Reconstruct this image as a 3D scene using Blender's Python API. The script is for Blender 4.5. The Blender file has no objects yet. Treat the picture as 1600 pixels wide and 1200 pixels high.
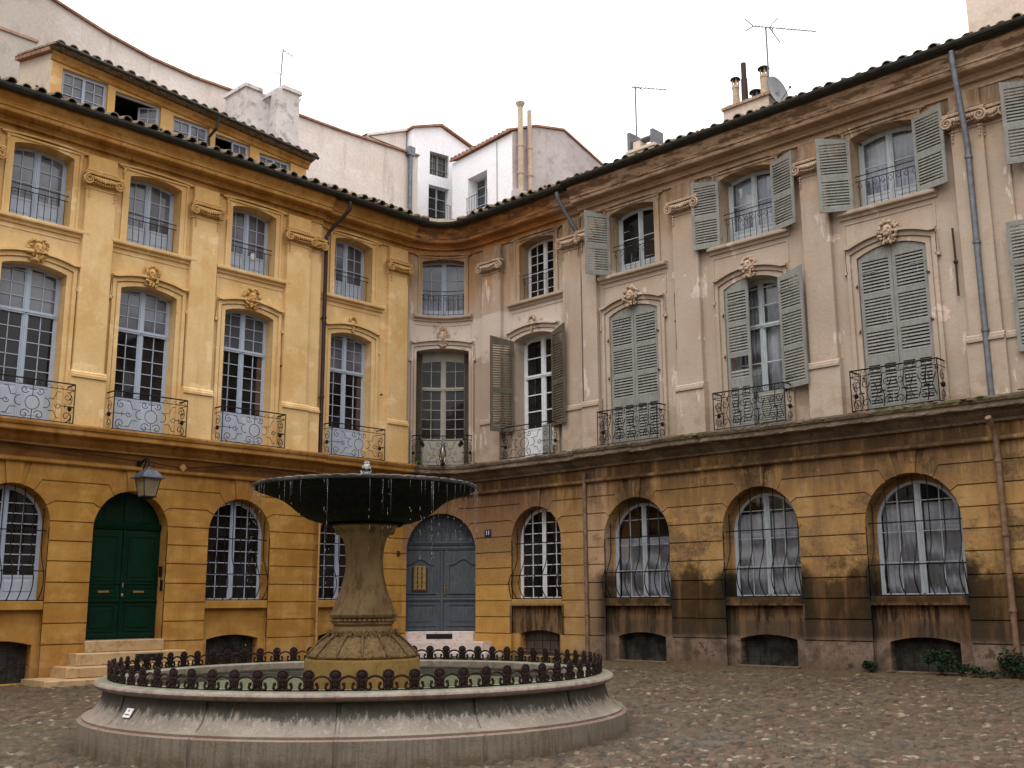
import bpy, bmesh, math, random
from mathutils import Vector, Matrix
from mathutils.geometry import tessellate_polygon
import numpy as np
R_=math.radians; PI=math.pi
random.seed(7)
SC=bpy.context.scene; COL=SC.collection
ZO=1.6                                   # everything below is written with z measured from the eye; ZO lifts it so the square lies near z = 0
# ------------------------------------------------------------------ camera, sky, sun, exposure
cam_d=bpy.data.cameras.new('camera'); cam=bpy.data.objects.new('camera',cam_d); COL.objects.link(cam)
cam.location=(-21.236,-23.183,ZO)
cam.rotation_mode='XYZ'
_M=Matrix.Rotation(R_(43.78-90),3,'Z')@Matrix.Rotation(R_(90+11.504),3,'X')@Matrix.Rotation(R_(-0.33),3,'Z')
cam.rotation_euler=_M.to_euler()
cam_d.sensor_width=36; cam_d.lens=36*1674/1600; cam_d.clip_end=500; cam_d.clip_start=.1
SC.camera=cam
SUN_EL,SUN_AZ=58,200                      # sun direction (azimuth counted from +X, counter-clockwise)
w=bpy.data.worlds.new('World'); SC.world=w; w.use_nodes=True
nt=w.node_tree; nt.nodes.clear()
out=nt.nodes.new('ShaderNodeOutputWorld'); bg=nt.nodes.new('ShaderNodeBackground'); sky=nt.nodes.new('ShaderNodeTexSky')
sky.sky_type='NISHITA'; sky.sun_disc=False; sky.sun_elevation=R_(SUN_EL); sky.sun_rotation=R_(90-SUN_AZ)
sky.dust_density=4; sky.air_density=1.5
sc_=nt.nodes.new('ShaderNodeVectorMath'); sc_.operation='SCALE'; sc_.inputs['Scale'].default_value=.05
mx=nt.nodes.new('ShaderNodeMixRGB'); mx.inputs[0].default_value=.88; mx.inputs[2].default_value=(1.22,1.2,1.2,1)   # overcast: a nearly even white cloud layer
tc=nt.nodes.new('ShaderNodeTexCoord'); sx=nt.nodes.new('ShaderNodeSeparateXYZ'); mrn=nt.nodes.new('ShaderNodeMapRange')
nt.links.new(tc.outputs['Generated'],sx.inputs[0]); nt.links.new(sx.outputs[2],mrn.inputs[0])       # overcast sky: zenith three times as bright as the horizon
for i_,v_ in enumerate((0,1,.66,2.0)): mrn.inputs[1+i_].default_value=v_
cb_=nt.nodes.new('ShaderNodeVectorMath'); cb_.operation='SCALE'; cb_.inputs[0].default_value=(1.01,1.0,1.0); nt.links.new(mrn.outputs[0],cb_.inputs['Scale']); nt.links.new(cb_.outputs[0],mx.inputs[2])
nt.links.new(sky.outputs[0],sc_.inputs[0]); nt.links.new(sc_.outputs[0],mx.inputs[1]); nt.links.new(mx.outputs[0],bg.inputs[0])
bg.inputs[1].default_value=1.0
nt.links.new(bg.outputs[0],out.inputs[0])
sl=bpy.data.lights.new('sun','SUN'); so=bpy.data.objects.new('sun',sl); COL.objects.link(so)
sl.energy=0.7; sl.angle=R_(25); sl.color=(1,.96,.9)
sd=Vector((math.cos(R_(SUN_AZ))*math.cos(R_(SUN_EL)),math.sin(R_(SUN_AZ))*math.cos(R_(SUN_EL)),math.sin(R_(SUN_EL))))
so.rotation_euler=sd.to_track_quat('Z','Y').to_euler(); so.location=(0,0,40)
SC.view_settings.view_transform='Standard'; SC.view_settings.look='None'; SC.view_settings.gamma=1
SC.view_settings.use_curve_mapping=False; SC.view_settings.exposure=0.85

# ------------------------------------------------------------------ mapping of the facade
RA=1.5                                   # radius of the concave corner
def v0(U): return -.12 if -4.55<U<5.45 else 0.
def F(U,v,z):
    if U<=-RA: return (U,-v,z)
    if U>=RA: return (-v,-U,z)
    p=(U+RA)/(2*RA)*PI/2; r=RA-v
    return (-RA+r*math.sin(p),-RA+r*math.cos(p),z)
def FA(U):                               # angle of +U direction in plan
    if U<=-RA: return 0.
    if U>=RA: return -PI/2
    return -(U+RA)/(2*RA)*PI/2

class MB:
    """collects faces; vertices are (U,v,z) when facade, else world"""
    def __init__(s,facade=True): s.V=[];s.Fc=[];s.f=facade;s.mi=[]
    def face(s,pts,m=0):
        n=len(s.V); s.V+= [tuple(p) for p in pts]; s.Fc.append(list(range(n,n+len(pts)))); s.mi.append(m)
    def mesh(s,V,Fs,m=0):
        n=len(s.V); s.V+=[tuple(p) for p in V]; s.Fc+=[[n+i for i in f] for f in Fs]; s.mi+=[m]*len(Fs)
    def box(s,x0,x1,y0,y1,z0,z1,m=0):
        if x0>x1:x0,x1=x1,x0
        if y0>y1:y0,y1=y1,y0
        if z0>z1:z0,z1=z1,z0
        V=[(x0,y0,z0),(x1,y0,z0),(x1,y1,z0),(x0,y1,z0),(x0,y0,z1),(x1,y0,z1),(x1,y1,z1),(x0,y1,z1)]
        s.mesh(V,[(0,3,2,1),(4,5,6,7),(0,1,5,4),(1,2,6,5),(2,3,7,6),(3,0,4,7)],m)
    def bev(s,x0,x1,y0,y1,z0,z1,b=.01,m=0):
        # box with the court-side (y1) edges chamfered
        V=[(x0,y0,z0),(x1,y0,z0),(x1,y0,z1),(x0,y0,z1),(x0,y1-b,z0),(x1,y1-b,z0),(x1,y1-b,z1),(x0,y1-b,z1),(x0+b,y1,z0+b),(x1-b,y1,z0+b),(x1-b,y1,z1-b),(x0+b,y1,z1-b)]
        s.mesh(V,[(0,1,5,4),(1,2,6,5),(2,3,7,6),(3,0,4,7),(4,5,9,8),(5,6,10,9),(6,7,11,10),(7,4,8,11),(8,9,10,11)],m)
    def poly(s,outer,y0,y1,holes=(),m=0,back=False):
        # extruded (x,z) polygon: front face at y1, side walls down to y0
        loops=[list(outer)]+[list(h) for h in holes]
        tri=tessellate_polygon([[Vector((p[0],p[1],0)) for p in l] for l in loops])
        flat=[p for l in loops for p in l]
        n=len(s.V); s.V+=[(p[0],y1,p[1]) for p in flat]; s.Fc+=[[n+i for i in t] for t in tri]; s.mi+=[m]*len(tri)
        if back: n=len(s.V); s.V+=[(p[0],y0,p[1]) for p in flat]; s.Fc+=[[n+i for i in reversed(t)] for t in tri]; s.mi+=[m]*len(tri)
        if y0!=y1:
            for l in loops:
                n=len(s.V); k=len(l); s.V+=[(p[0],y1,p[1]) for p in l]+[(p[0],y0,p[1]) for p in l]
                for i in range(k): j=(i+1)%k; s.Fc.append([n+i,n+j,n+k+j,n+k+i]); s.mi.append(m)
    def strip(s,A,B,y0,y1,m=0):
        # band between polylines A and B ((x,z) points), front y1, sides to y0
        n=len(A)
        for i in range(n-1):
            a,b,c,d=A[i],A[i+1],B[i+1],B[i]
            s.face([(a[0],y1,a[1]),(b[0],y1,b[1]),(c[0],y1,c[1]),(d[0],y1,d[1])],m)
            s.face([(a[0],y0,a[1]),(b[0],y0,b[1]),(b[0],y1,b[1]),(a[0],y1,a[1])],m)
            s.face([(d[0],y1,d[1]),(c[0],y1,c[1]),(c[0],y0,c[1]),(d[0],y0,d[1])],m)
        for a,d in((A[0],B[0]),(A[-1],B[-1])):
            s.face([(a[0],y0,a[1]),(a[0],y1,a[1]),(d[0],y1,d[1]),(d[0],y0,d[1])],m)
    def prof(s,U0,U1,P,m=0,caps=True,step=None):
        # profile P of (v,z) swept along U
        us=[U0,U1]
        for i in range(len(P)-1):
            (a,b),(c,d)=P[i],P[i+1]
            s.face([(U0,a,b),(U1,a,b),(U1,c,d),(U0,c,d)],m)
        if caps:
            for U in(U0,U1): s.face([(U,a,b) for a,b in P],m)
    def tube(s,pts,r,n=5,m=0,close=False,r1=None,cap=True):
        pts=[Vector(p) for p in pts]; k=len(pts)
        if k<2:return
        prev=None; base=len(s.V)
        for i in range(k):
            a=pts[(i-1)%k] if (i>0 or close) else pts[i]; b=pts[(i+1)%k] if (i<k-1 or close) else pts[i]
            t=(b-a); t=t.normalized() if t.length>1e-9 else Vector((0,0,1))
            if prev is None: u=t.orthogonal().normalized()
            else:
                u=prev-t*prev.dot(t); u=u.normalized() if u.length>1e-6 else t.orthogonal().normalized()
            prev=u; w_=t.cross(u); rr=r if r1 is None else r+(r1-r)*i/(k-1)
            for j in range(n): q=pts[i]+(u*math.cos(2*PI*(j+.5)/n)+w_*math.sin(2*PI*(j+.5)/n))*rr; s.V.append(tuple(q))
        for i in range(k if close else k-1):
            i2=(i+1)%k
            for j in range(n): j2=(j+1)%n; s.Fc.append([base+i*n+j,base+i*n+j2,base+i2*n+j2,base+i2*n+j]); s.mi.append(m)
        if cap and not close: s.Fc.append([base+j for j in range(n)][::-1]); s.mi.append(m); s.Fc.append([base+(k-1)*n+j for j in range(n)]); s.mi.append(m)
    def lathe(s,cx,cy,P,n=48,m=0,fn=None):
        b=len(s.V)
        for (r,z) in P:
            for j in range(n):
                a=2*PI*j/n; rr,zz=(r,z) if fn is None else fn(a,r,z)
                s.V.append((cx+rr*math.cos(a),cy+rr*math.sin(a),zz))
        for i in range(len(P)-1):
            for j in range(n): j2=(j+1)%n; s.Fc.append([b+i*n+j,b+i*n+j2,b+(i+1)*n+j2,b+(i+1)*n+j]); s.mi.append(m)
    def ball(s,c,r,n=8,k=6,m=0):
        if not hasattr(r,'__len__'): r=(r,r,r)
        b=len(s.V)
        for i in range(1,k):
            t=PI*i/k
            for j in range(n): a=2*PI*j/n; s.V.append((c[0]+r[0]*math.sin(t)*math.cos(a),c[1]+r[1]*math.sin(t)*math.sin(a),c[2]+r[2]*math.cos(t)))
        s.V+=[(c[0],c[1],c[2]+r[2]),(c[0],c[1],c[2]-r[2])]; T=len(s.V)-2
        for i in range(k-2):
            for j in range(n): j2=(j+1)%n; s.Fc.append([b+i*n+j,b+(i+1)*n+j,b+(i+1)*n+j2,b+i*n+j2]); s.mi.append(m)
        for j in range(n): j2=(j+1)%n; s.Fc.append([T,b+j,b+j2]); s.mi.append(m); s.Fc.append([T+1,b+(k-2)*n+j2,b+(k-2)*n+j]); s.mi.append(m)

WLOC={}
def tagp(o,label=None,cat=None,group=None,kind=None):
    if label:o['label']=label
    if cat:o['category']=cat
    if group:o['group']=group
    if kind:o['kind']=kind
    return o
def thing(name,label,cat,loc=(0,0,0),group=None):
    o=bpy.data.objects.new(name,None); COL.objects.link(o); o.location=loc; WLOC[o]=Vector(loc); o.empty_display_size=.3
    return tagp(o,label,cat,group)
def obj(name,mb,mats,parent=None,smooth=False,label=None,loc=None,auto=None):
    """links the collected faces as one mesh object"""
    if not isinstance(mats,(list,tuple)): mats=[mats]
    org=WLOC[parent] if parent is not None else Vector(loc or (0,0,0))
    me=bpy.data.meshes.new(name)
    V=mb.V; Fs=mb.Fc; uvs=None
    if mb.f:
        near=any(abs(p[0])<RA+.6 for p in V)
        me.from_pydata([Vector(p) for p in V],[],Fs)
        me.polygons.foreach_set('material_index',mb.mi)
        if near and max(p[0] for p in V)>-RA and min(p[0] for p in V)<RA:
            bm=bmesh.new(); bm.from_mesh(me)
            for i in range(-6,7):
                bmesh.ops.bisect_plane(bm,geom=bm.verts[:]+bm.edges[:]+bm.faces[:],plane_co=(i*.25,0,0),plane_no=(1,0,0),dist=1e-5)
            bm.to_mesh(me); bm.free()
        co=np.empty(len(me.vertices)*3,'f'); me.vertices.foreach_get('co',co); co=co.reshape(-1,3)
        li=np.empty(len(me.loops),'i'); me.loops.foreach_get('vertex_index',li)
        uv=np.stack([co[:,0]+co[:,1]*.35,co[:,2]],1)[li]
        ul=me.uv_layers.new(name='UVMap'); ul.data.foreach_set('uv',uv.astype('f').ravel())
        W=np.array([F(*map(float,c)) for c in co])-np.array(org)
        me.vertices.foreach_set('co',W.astype('f').ravel())
    else:
        me.from_pydata([Vector(p)-org for p in V],[],Fs)
        me.polygons.foreach_set('material_index',mb.mi)
    me.update()
    bm=bmesh.new(); bm.from_mesh(me); bmesh.ops.remove_doubles(bm,verts=bm.verts,dist=1e-5); bmesh.ops.recalc_face_normals(bm,faces=bm.faces); bm.to_mesh(me); bm.free()
    if smooth: me.polygons.foreach_set('use_smooth',[True]*len(me.polygons))
    if smooth and auto: 
        try: me.set_sharp_from_angle(angle=R_(auto))
        except Exception: pass
    for m in mats: me.materials.append(m)
    o=bpy.data.objects.new(name,me); COL.objects.link(o)
    if parent is not None: o.parent=parent; WLOC[o]=WLOC[parent].copy()
    else: o.location=org; WLOC[o]=org.copy()
    if label:o['label']=label
    return o

# ------------------------------------------------------------------ materials
class N:
    def __init__(s,name):
        s.m=bpy.data.materials.new(name); s.m.use_nodes=True; s.t=s.m.node_tree; s.t.nodes.clear()
        s.o=s.t.nodes.new('ShaderNodeOutputMaterial'); s.p=s.t.nodes.new('ShaderNodeBsdfPrincipled'); s.L(s.p.outputs[0],s.o.inputs[0])
        s.p.inputs['Roughness'].default_value=.85
        s.p.inputs['Specular IOR Level'].default_value=.12
    def L(s,a,b): s.t.links.new(a,b)
    def n(s,t,**k):
        x=s.t.nodes.new(t)
        for a,b in k.items(): setattr(x,a,b)
        return x
    def inp(s,nd,i,v):
        if isinstance(v,bpy.types.NodeSocket): s.L(v,nd.inputs[i])
        elif v is not None: nd.inputs[i].default_value=v
    def uv(s): return s.n('ShaderNodeUVMap',uv_map='UVMap').outputs[0]
    def ob(s): return s.n('ShaderNodeTexCoord').outputs['Object']
    def geo(s): return s.n('ShaderNodeNewGeometry').outputs['Position']
    def map(s,c,sc=(1,1,1),loc=(0,0,0)):
        x=s.n('ShaderNodeMapping'); s.L(c,x.inputs[0]); x.inputs['Scale'].default_value=sc; x.inputs['Location'].default_value=loc; return x.outputs[0]
    def noise(s,c,scale,detail=5,rough=.6,dist=0.):
        x=s.n('ShaderNodeTexNoise'); s.L(c,x.inputs['Vector']); x.inputs['Scale'].default_value=scale; x.inputs['Detail'].default_value=detail; x.inputs['Roughness'].default_value=rough; x.inputs['Distortion'].default_value=dist
        return x.outputs['Fac']
    def mr(s,v,a,b,c=0,d=1,smooth=True):
        x=s.n('ShaderNodeMapRange'); x.interpolation_type='SMOOTHSTEP' if smooth else 'LINEAR'
        s.inp(x,0,v); 
        for i,q in enumerate((a,b,c,d)): x.inputs[1+i].default_value=q
        return x.outputs[0]
    def math(s,op,a,b=None,c=None,clamp=False):
        x=s.n('ShaderNodeMath',operation=op,use_clamp=clamp); s.inp(x,0,a); s.inp(x,1,b)
        if c is not None: s.inp(x,2,c)
        return x.outputs[0]
    def mul(s,*a):
        r=a[0]
        for b in a[1:]: r=s.math('MULTIPLY',r,b)
        return r
    def mix(s,f,a,b,mode='MIX'):
        x=s.n('ShaderNodeMixRGB',blend_type=mode)
        s.inp(x,0,f)
        for i,q in((1,a),(2,b)):
            if isinstance(q,tuple): x.inputs[i].default_value=(*q[:3],1)
            else: s.L(q,x.inputs[i])
        return x.outputs[0]
    def sep(s,c): x=s.n('ShaderNodeSeparateXYZ'); s.L(c,x.inputs[0]); return x.outputs
    def color(s,c):
        if isinstance(c,tuple): s.p.inputs['Base Color'].default_value=(*c,1)
        else: s.L(c,s.p.inputs['Base Color'])
    def bump(s,h,st=.3,d=.02):
        x=s.n('ShaderNodeBump'); s.L(h,x.inputs['Height']); x.inputs['Strength'].default_value=st; x.inputs['Distance'].default_value=d; s.L(x.outputs[0],s.p.inputs['Normal'])
    def rough(s,v): s.inp(s.p,'Roughness',v)

def stone(name,cA,cB,cC=None,obj_=False,bump=.35,scale=1.,rough=.88):
    """mottled plain stone / plaster"""
    q=N(name); c=q.ob() if obj_ else q.uv()
    n1=q.noise(c,.7*scale,6,.62); n2=q.noise(c,3.3*scale,6,.65); n3=q.noise(c,28*scale,4,.6)
    col=q.mix(q.mr(n1,.35,.65),cA,cB)
    if cC: col=q.mix(q.mul(q.mr(n2,.48,.68),.7),col,cC)
    col=q.mix(.35,col,q.mix(q.mr(n3,.3,.7,smooth=False),(.55,.55,.55),(1.,1.,1.)),'MULTIPLY')
    q.color(col); q.rough(rough)
    q.bump(q.math('ADD',q.mul(n2,.6),q.mul(n3,.5)),bump,.02)
    return q.m
def facade(name,base,side):
    """wall paint with painted-in ledge shade and the marks seen on the photo. base: 'upper' or 'ground'; side: 'left' or 'right'"""
    q=N(name); c=q.uv(); u,z,_=q.sep(c)
    n1=q.noise(c,.55,6,.6); n2=q.noise(c,2.2,7,.65); n3=q.noise(c,14,5,.65); n4=q.noise(c,60,3,.6)
    st=q.noise(q.map(c,(3.6,.42,1)),1,8,.78,.25); st2=q.noise(q.map(c,(2.4,.22,1),(7,3,0)),1,5,.65)
    bn=q.noise(q.map(c,(1,1,1),(11,5,0)),1.5,6,.7)
    if base=='upper' and side=='left':
        col=q.mix(q.mr(n1,.3,.7),(.60,.395,.17),(.69,.485,.25))
        col=q.mix(q.mul(q.mr(n2,.5,.75),.55),col,(.74,.55,.29))
        col=q.mix(q.mul(q.mr(st2,.5,.75),.55),col,(.53,.32,.115))
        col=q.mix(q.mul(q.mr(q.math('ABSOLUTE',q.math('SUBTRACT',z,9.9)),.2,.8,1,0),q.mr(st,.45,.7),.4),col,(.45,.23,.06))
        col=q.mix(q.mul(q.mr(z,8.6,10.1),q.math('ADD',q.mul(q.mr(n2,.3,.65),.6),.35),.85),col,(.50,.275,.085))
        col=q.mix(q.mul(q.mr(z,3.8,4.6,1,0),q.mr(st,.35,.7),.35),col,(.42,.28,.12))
        col=q.mix(q.mul(q.mr(q.noise(q.map(c,(1,1,1),(5,9,0)),1.6,3,.5),.60,.66),.5),col,(.80,.62,.36))
        col=q.mix(q.mul(q.mr(q.noise(q.map(c,(1,.7,1),(25,3,0)),.9,4,.6),.52,.60),.45),col,(.55,.33,.12))
    elif base=='upper':
        col=q.mix(q.mr(n1,.3,.7),(.36,.285,.225),(.45,.37,.30))
        col=q.mix(q.mul(q.mr(n2,.45,.7),.6),col,(.37,.26,.19))
        col=q.mix(q.mul(q.mr(st2,.46,.75),.4),col,(.33,.235,.165))
        # pale exposed render below the sills of the two corner bays and flakes further right
        near=q.mul(q.mr(u,-1.4,-1.2),q.mr(u,4.4,4.8,1,0),q.mr(q.math('ADD',z,q.mul(bn,1.6)),7.65,7.85),q.mr(z,8.15,8.2,1,0))
        col=q.mix(q.mul(near,q.mr(n2,.36,.42),.9),col,(.54,.46,.40))
        col=q.mix(q.mul(q.mr(u,-1.4,4.6),q.mr(u,6.6,5.0,0,1),0.0),col,(.62,.52,.47))
        col=q.mix(q.mul(q.mr(q.noise(q.map(c,(1,1,1),(3,40,0)),1.1,7,.72),.64,.655),q.mr(u,5.2,6.2),.75),col,(.66,.52,.46))
        # ochre-brown wash that survives under the cornice
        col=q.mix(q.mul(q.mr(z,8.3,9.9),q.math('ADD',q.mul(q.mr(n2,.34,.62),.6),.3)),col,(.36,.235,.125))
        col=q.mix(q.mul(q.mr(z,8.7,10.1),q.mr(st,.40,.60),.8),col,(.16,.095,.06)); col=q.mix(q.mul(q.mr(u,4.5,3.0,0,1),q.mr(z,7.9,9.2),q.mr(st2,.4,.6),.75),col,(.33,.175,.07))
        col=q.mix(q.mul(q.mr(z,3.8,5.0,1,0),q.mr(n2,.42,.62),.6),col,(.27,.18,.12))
        col=q.mix(q.mul(q.mr(st,.52,.7),q.mr(n1,.4,.6),.45),col,(.21,.15,.11)); col=q.mix(q.mul(q.mr(n3,.56,.66),.35),col,(.24,.17,.125)); col=q.mix(q.mul(q.mr(q.noise(q.map(c,(2.2,.5,1),(13,2,0)),1,6,.7),.60,.63),.7),col,(.60,.52,.46))
    elif base=='ground' and side=='left':
        col=q.mix(q.mr(n1,.3,.7),(.29,.135,.024),(.43,.235,.060))
        col=q.mix(q.mul(q.mr(n2,.45,.72),.6),col,(.50,.30,.095))
        col=q.mix(q.mul(q.mr(st2,.45,.7),.5),col,(.25,.115,.026))
        col=q.mix(q.mul(q.mr(z,-.2,-1.5),q.mr(n2,.35,.65),.5),col,(.40,.24,.12))
        col=q.mix(q.mul(q.mr(z,-1.2,-1.65),q.mr(n2,.3,.6),.55),col,(.17,.115,.05))
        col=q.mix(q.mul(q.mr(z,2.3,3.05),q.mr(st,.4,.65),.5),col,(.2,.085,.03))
        col=q.mix(q.mul(q.mr(z,3.09,3.13),.85),col,q.mix(q.mr(n2,.35,.65),(.10,.042,.014),(.17,.075,.026)))  # dark brown frieze: grime plus the ledge's shadow painted into the colour
        col=q.mix(q.mul(q.mr(q.noise(q.map(c,(.45,2.3,1),(2,8,0)),1,5,.65),.5,.6),.5),col,(.30,.135,.035))
    else:
        col=q.mix(q.mr(n1,.3,.7),(.29,.16,.052),(.37,.22,.085))
        col=q.mix(q.mul(q.mr(n2,.45,.7),.7),col,(.40,.27,.13))
        och=q.mul(q.mr(u,3.0,2.4,0,1),q.mr(z,1.4,.9,0,1))       # the fresh ochre paint beside the blue door
        col=q.mix(q.mul(q.mr(bn,.5,.7),.4),col,(.26,.145,.075))
        col=q.mix(q.mul(q.mr(u,4.6,3.6,0,1),q.mr(z,1.0,1.6),.75),col,(.20,.105,.06))
        col=q.mix(och,col,q.mix(q.mr(n2,.35,.7),(.42,.22,.055),(.50,.28,.08)))
        blk=q.n('ShaderNodeTexWhiteNoise',noise_dimensions='2D'); cv=q.n('ShaderNodeCombineXYZ'); q.L(q.math('FLOOR',q.math('DIVIDE',q.math('ADD',u,20.),3.45)),cv.inputs[0]); q.L(q.math('FLOOR',q.math('DIVIDE',q.math('ADD',z,.83),.432)),cv.inputs[1]); q.L(cv.outputs[0],blk.inputs['Vector'])
        col=q.mix(q.mul(q.mr(blk.outputs['Value'],.2,.9),.5),col,q.mix(q.mr(n3,.35,.65),(.20,.115,.045),(.29,.165,.06)))
        fr_=q.math('FRACT',q.math('ADD',q.math('DIVIDE',q.math('SUBTRACT',u,7.0),3.485),.5)); dd_=q.mul(q.math('ABSOLUTE',q.math('SUBTRACT',fr_,.5)),3.485); rt0=q.mr(u,5.0,6.0)
        pk=q.mul(q.mr(q.math('ABSOLUTE',q.math('SUBTRACT',u,5.7)),.75,.3,0,1),.7)
        col=q.mix(pk,col,(.40,.265,.17))
        rt=q.mr(u,4.8,6.5)
        zb=q.math('ADD',z,q.mul(q.math('SUBTRACT',bn,.5),2.4))
        col=q.mix(q.mul(q.mr(zb,1.0,.35),rt,.9),col,q.mix(q.mr(n2,.38,.62),(.006,.0035,.0015),(.026,.013,.004)))
        col=q.mix(q.mul(q.mr(q.math('ABSOLUTE',q.math('SUBTRACT',zb,.85)),.10,.02),q.mr(n3,.48,.6),rt,.8),col,(.36,.24,.11))
        col=q.mix(q.mul(q.mr(dd_,1.35,1.0),q.mr(dd_,.80,.9),q.mr(z,.85,.55),q.mr(n2,.3,.5),rt0,.85),col,(.016,.015,.009))
        ap_=q.mul(q.mr(dd_,1.0,.96),q.mr(z,-.02,-.12),q.mr(z,-.86,-.8),q.mr(u,2.4,2.6))
        col=q.mix(q.mul(ap_,.9),col,q.mix(q.mr(st,.46,.56),(.15,.09,.05),(.022,.013,.007)))
        lg=q.noise(q.map(c,(.8,1.1,1),(40,6,0)),1,7,.72)
        col=q.mix(q.mul(q.mr(lg,.49,.62),q.mr(z,.3,1.0),rt0,.75),col,q.mix(q.mr(n3,.35,.6),(.055,.035,.018),(.14,.09,.05)))
        col=q.mix(q.mul(q.mr(q.noise(c,34,3,.6),.60,.66),q.mr(lg,.42,.55),rt0,.6),col,(.05,.03,.017))
        col=q.mix(q.mul(q.mr(z,2.2,2.4),q.mr(dd_,.75,.35),q.mr(bn,.44,.56),rt0,.75),col,(.05,.03,.02))
        col=q.mix(q.mul(q.mr(z,-.35,-.5),q.mr(z,-.86,-.8),rt,.6),col,(.042,.031,.021))
        col=q.mix(q.mul(q.mr(z,1.7,3.2),q.mr(st,.34,.56),.85),col,(.075,.043,.024))
        col=q.mix(q.mul(q.mr(z,2.0,2.9),q.mr(q.noise(q.map(c,(3.1,.3,1),(31,2,0)),1,5,.6),.60,.68),rt,.7),col,(.40,.29,.17))
        col=q.mix(q.mul(q.mr(st,.54,.7),rt,.7),col,(.10,.06,.035))
        col=q.mix(q.mul(q.mr(st2,.5,.66),rt,.6),col,(.17,.095,.045))
        col=q.mix(q.mul(q.mr(z,-.70,-.9),rt,.75),col,q.mix(q.mr(n2,.35,.65),(.085,.06,.045),(.27,.19,.145)))
        col=q.mix(q.mul(q.mr(n3,.6,.68),rt,q.mr(z,.6,1.4),.6),col,(.12,.075,.04))
        col=q.mix(q.mul(q.mr(z,-1.1,-1.4),q.mr(n2,.4,.6),.7),col,(.07,.05,.035)); col=q.mix(q.mul(q.mr(z,-.83,-.9),rt,q.mr(n2,.56,.62),.8),col,(.03,.022,.017))
    col=q.mix(.4,col,q.mix(q.mr(n3,.25,.75,smooth=False),(.62,.6,.58),(1.,1.,1.)),'MULTIPLY')
    q.color(col); q.rough(.9)
    rg=1. if side=='right' else .55
    q.bump(q.math('ADD',q.math('ADD',q.mul(n2,.9),q.mul(n3,.5)),q.mul(n4,.12)),.45*rg,.03)
    return q.m
def simple(name,c,rough=.5,metal=0.,var=.25,scale=9,spec=.2,bump=.1,streak=False,c2=None):
    q=N(name); o=q.ob(); n=q.noise(q.map(o,(1,1,.15)) if streak else o,scale,5,.65)
    c2=c2 or tuple(x*(1-var) for x in c)
    q.color(q.mix(q.mr(n,.35,.68),c,c2)); q.rough(rough); q.p.inputs['Metallic'].default_value=metal; q.p.inputs['Specular IOR Level'].default_value=spec
    if bump: q.bump(n,bump,.01)
    return q.m

M={}
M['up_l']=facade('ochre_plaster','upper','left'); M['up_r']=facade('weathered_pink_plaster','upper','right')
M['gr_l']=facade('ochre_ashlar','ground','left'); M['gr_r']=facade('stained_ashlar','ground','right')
M['corn_l']=stone('ochre_cornice',(.33,.155,.035),(.47,.26,.085),(.24,.10,.022),scale=1.6,bump=.5)
def cornice_mat():
    q=N('weathered_cornice'); c=q.uv(); u,z,_=q.sep(c)
    n1=q.noise(c,.8,6,.6); st=q.noise(q.map(c,(1.3,7,1)),1,6,.68); n3=q.noise(c,12,5,.65)
    col=q.mix(q.mr(n1,.35,.65),(.47,.335,.225),(.36,.235,.15))
    col=q.mix(q.mul(q.mr(u,5.2,4.4,0,1),.85),col,q.mix(q.mr(n1,.35,.65),(.50,.215,.045),(.26,.10,.025)))
    col=q.mix(q.mul(q.mr(st,.47,.55),q.mr(z,10.45,10.58),.85),col,(.15,.085,.05))
    col=q.mix(q.mul(q.mr(st,.43,.33),.5),col,(.55,.40,.30))
    col=q.mix(.5,col,q.mix(q.mr(n3,.3,.7),(.55,.5,.48),(1.,1.,1.)),'MULTIPLY')
    q.color(col); q.bump(q.math('ADD',st,n3),.6,.03); return q.m
M['corn_r']=cornice_mat()
def ledge_mat():
    q=N('mossy_ledge'); c=q.uv(); u,z,_=q.sep(c)
    n1=q.noise(c,1.5,6,.65); n2=q.noise(c,9,6,.7)
    col=q.mix(q.mr(n1,.35,.65),(.13,.095,.065),(.24,.185,.135))
    top=q.mul(q.mr(z,3.66,3.76),q.mr(u,5,9),q.mr(n1,.47,.6),.8)
    col=q.mix(q.mul(top,.9),col,q.mix(q.mr(n2,.4,.6),(.035,.045,.014),(.10,.12,.03)))
    col=q.mix(q.mul(q.mr(n2,.55,.65),.7),col,(.05,.035,.022))
    q.color(col); q.bump(q.math('ADD',n1,n2),.9,.05); return q.m
M['ledge_r']=ledge_mat()
M['orn_l']=stone('ochre_carving',(.46,.265,.09),(.56,.35,.14),(.33,.17,.045),scale=5)
M['orn_r']=stone('weathered_carving',(.41,.29,.205),(.50,.375,.28),(.17,.105,.065),scale=5)
def wood(name,cA,cB,cC):
    q=N(name); o=q.ob(); n=q.noise(q.map(o,(6,6,1.2)),3,5,.65); n2=q.noise(o,3,6,.7)
    col=q.mix(q.mr(n,.35,.7),cA,cB); col=q.mix(q.mul(q.mr(n2,.5,.66),.35),col,cC)
    q.color(col); q.rough(.75); q.bump(n,.3,.01); return q.m
M['shut']=wood('weathered_green_grey_paint',(.185,.187,.168),(.232,.233,.212),(.11,.105,.085))
M['shutb']=wood('bare_grey_brown_wood',(.085,.070,.050),(.115,.095,.07),(.05,.04,.03))
M['frame_l']=wood('pale_blue_grey_paint',(.34,.39,.47),(.38,.43,.51),(.31,.35,.40))
M['frame_r']=wood('pale_grey_paint',(.36,.40,.42),(.46,.50,.52),(.27,.29,.29))
M['frame_d']=wood('dusty_grey_blue_paint',(.27,.29,.32),(.34,.36,.39),(.15,.16,.17))
M['frame_w']=simple('white_paint',(.62,.63,.66),.6,var=.15)
M['frame_g']=wood('grey_beige_paint',(.30,.28,.23),(.36,.34,.29),(.22,.2,.16))
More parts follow.
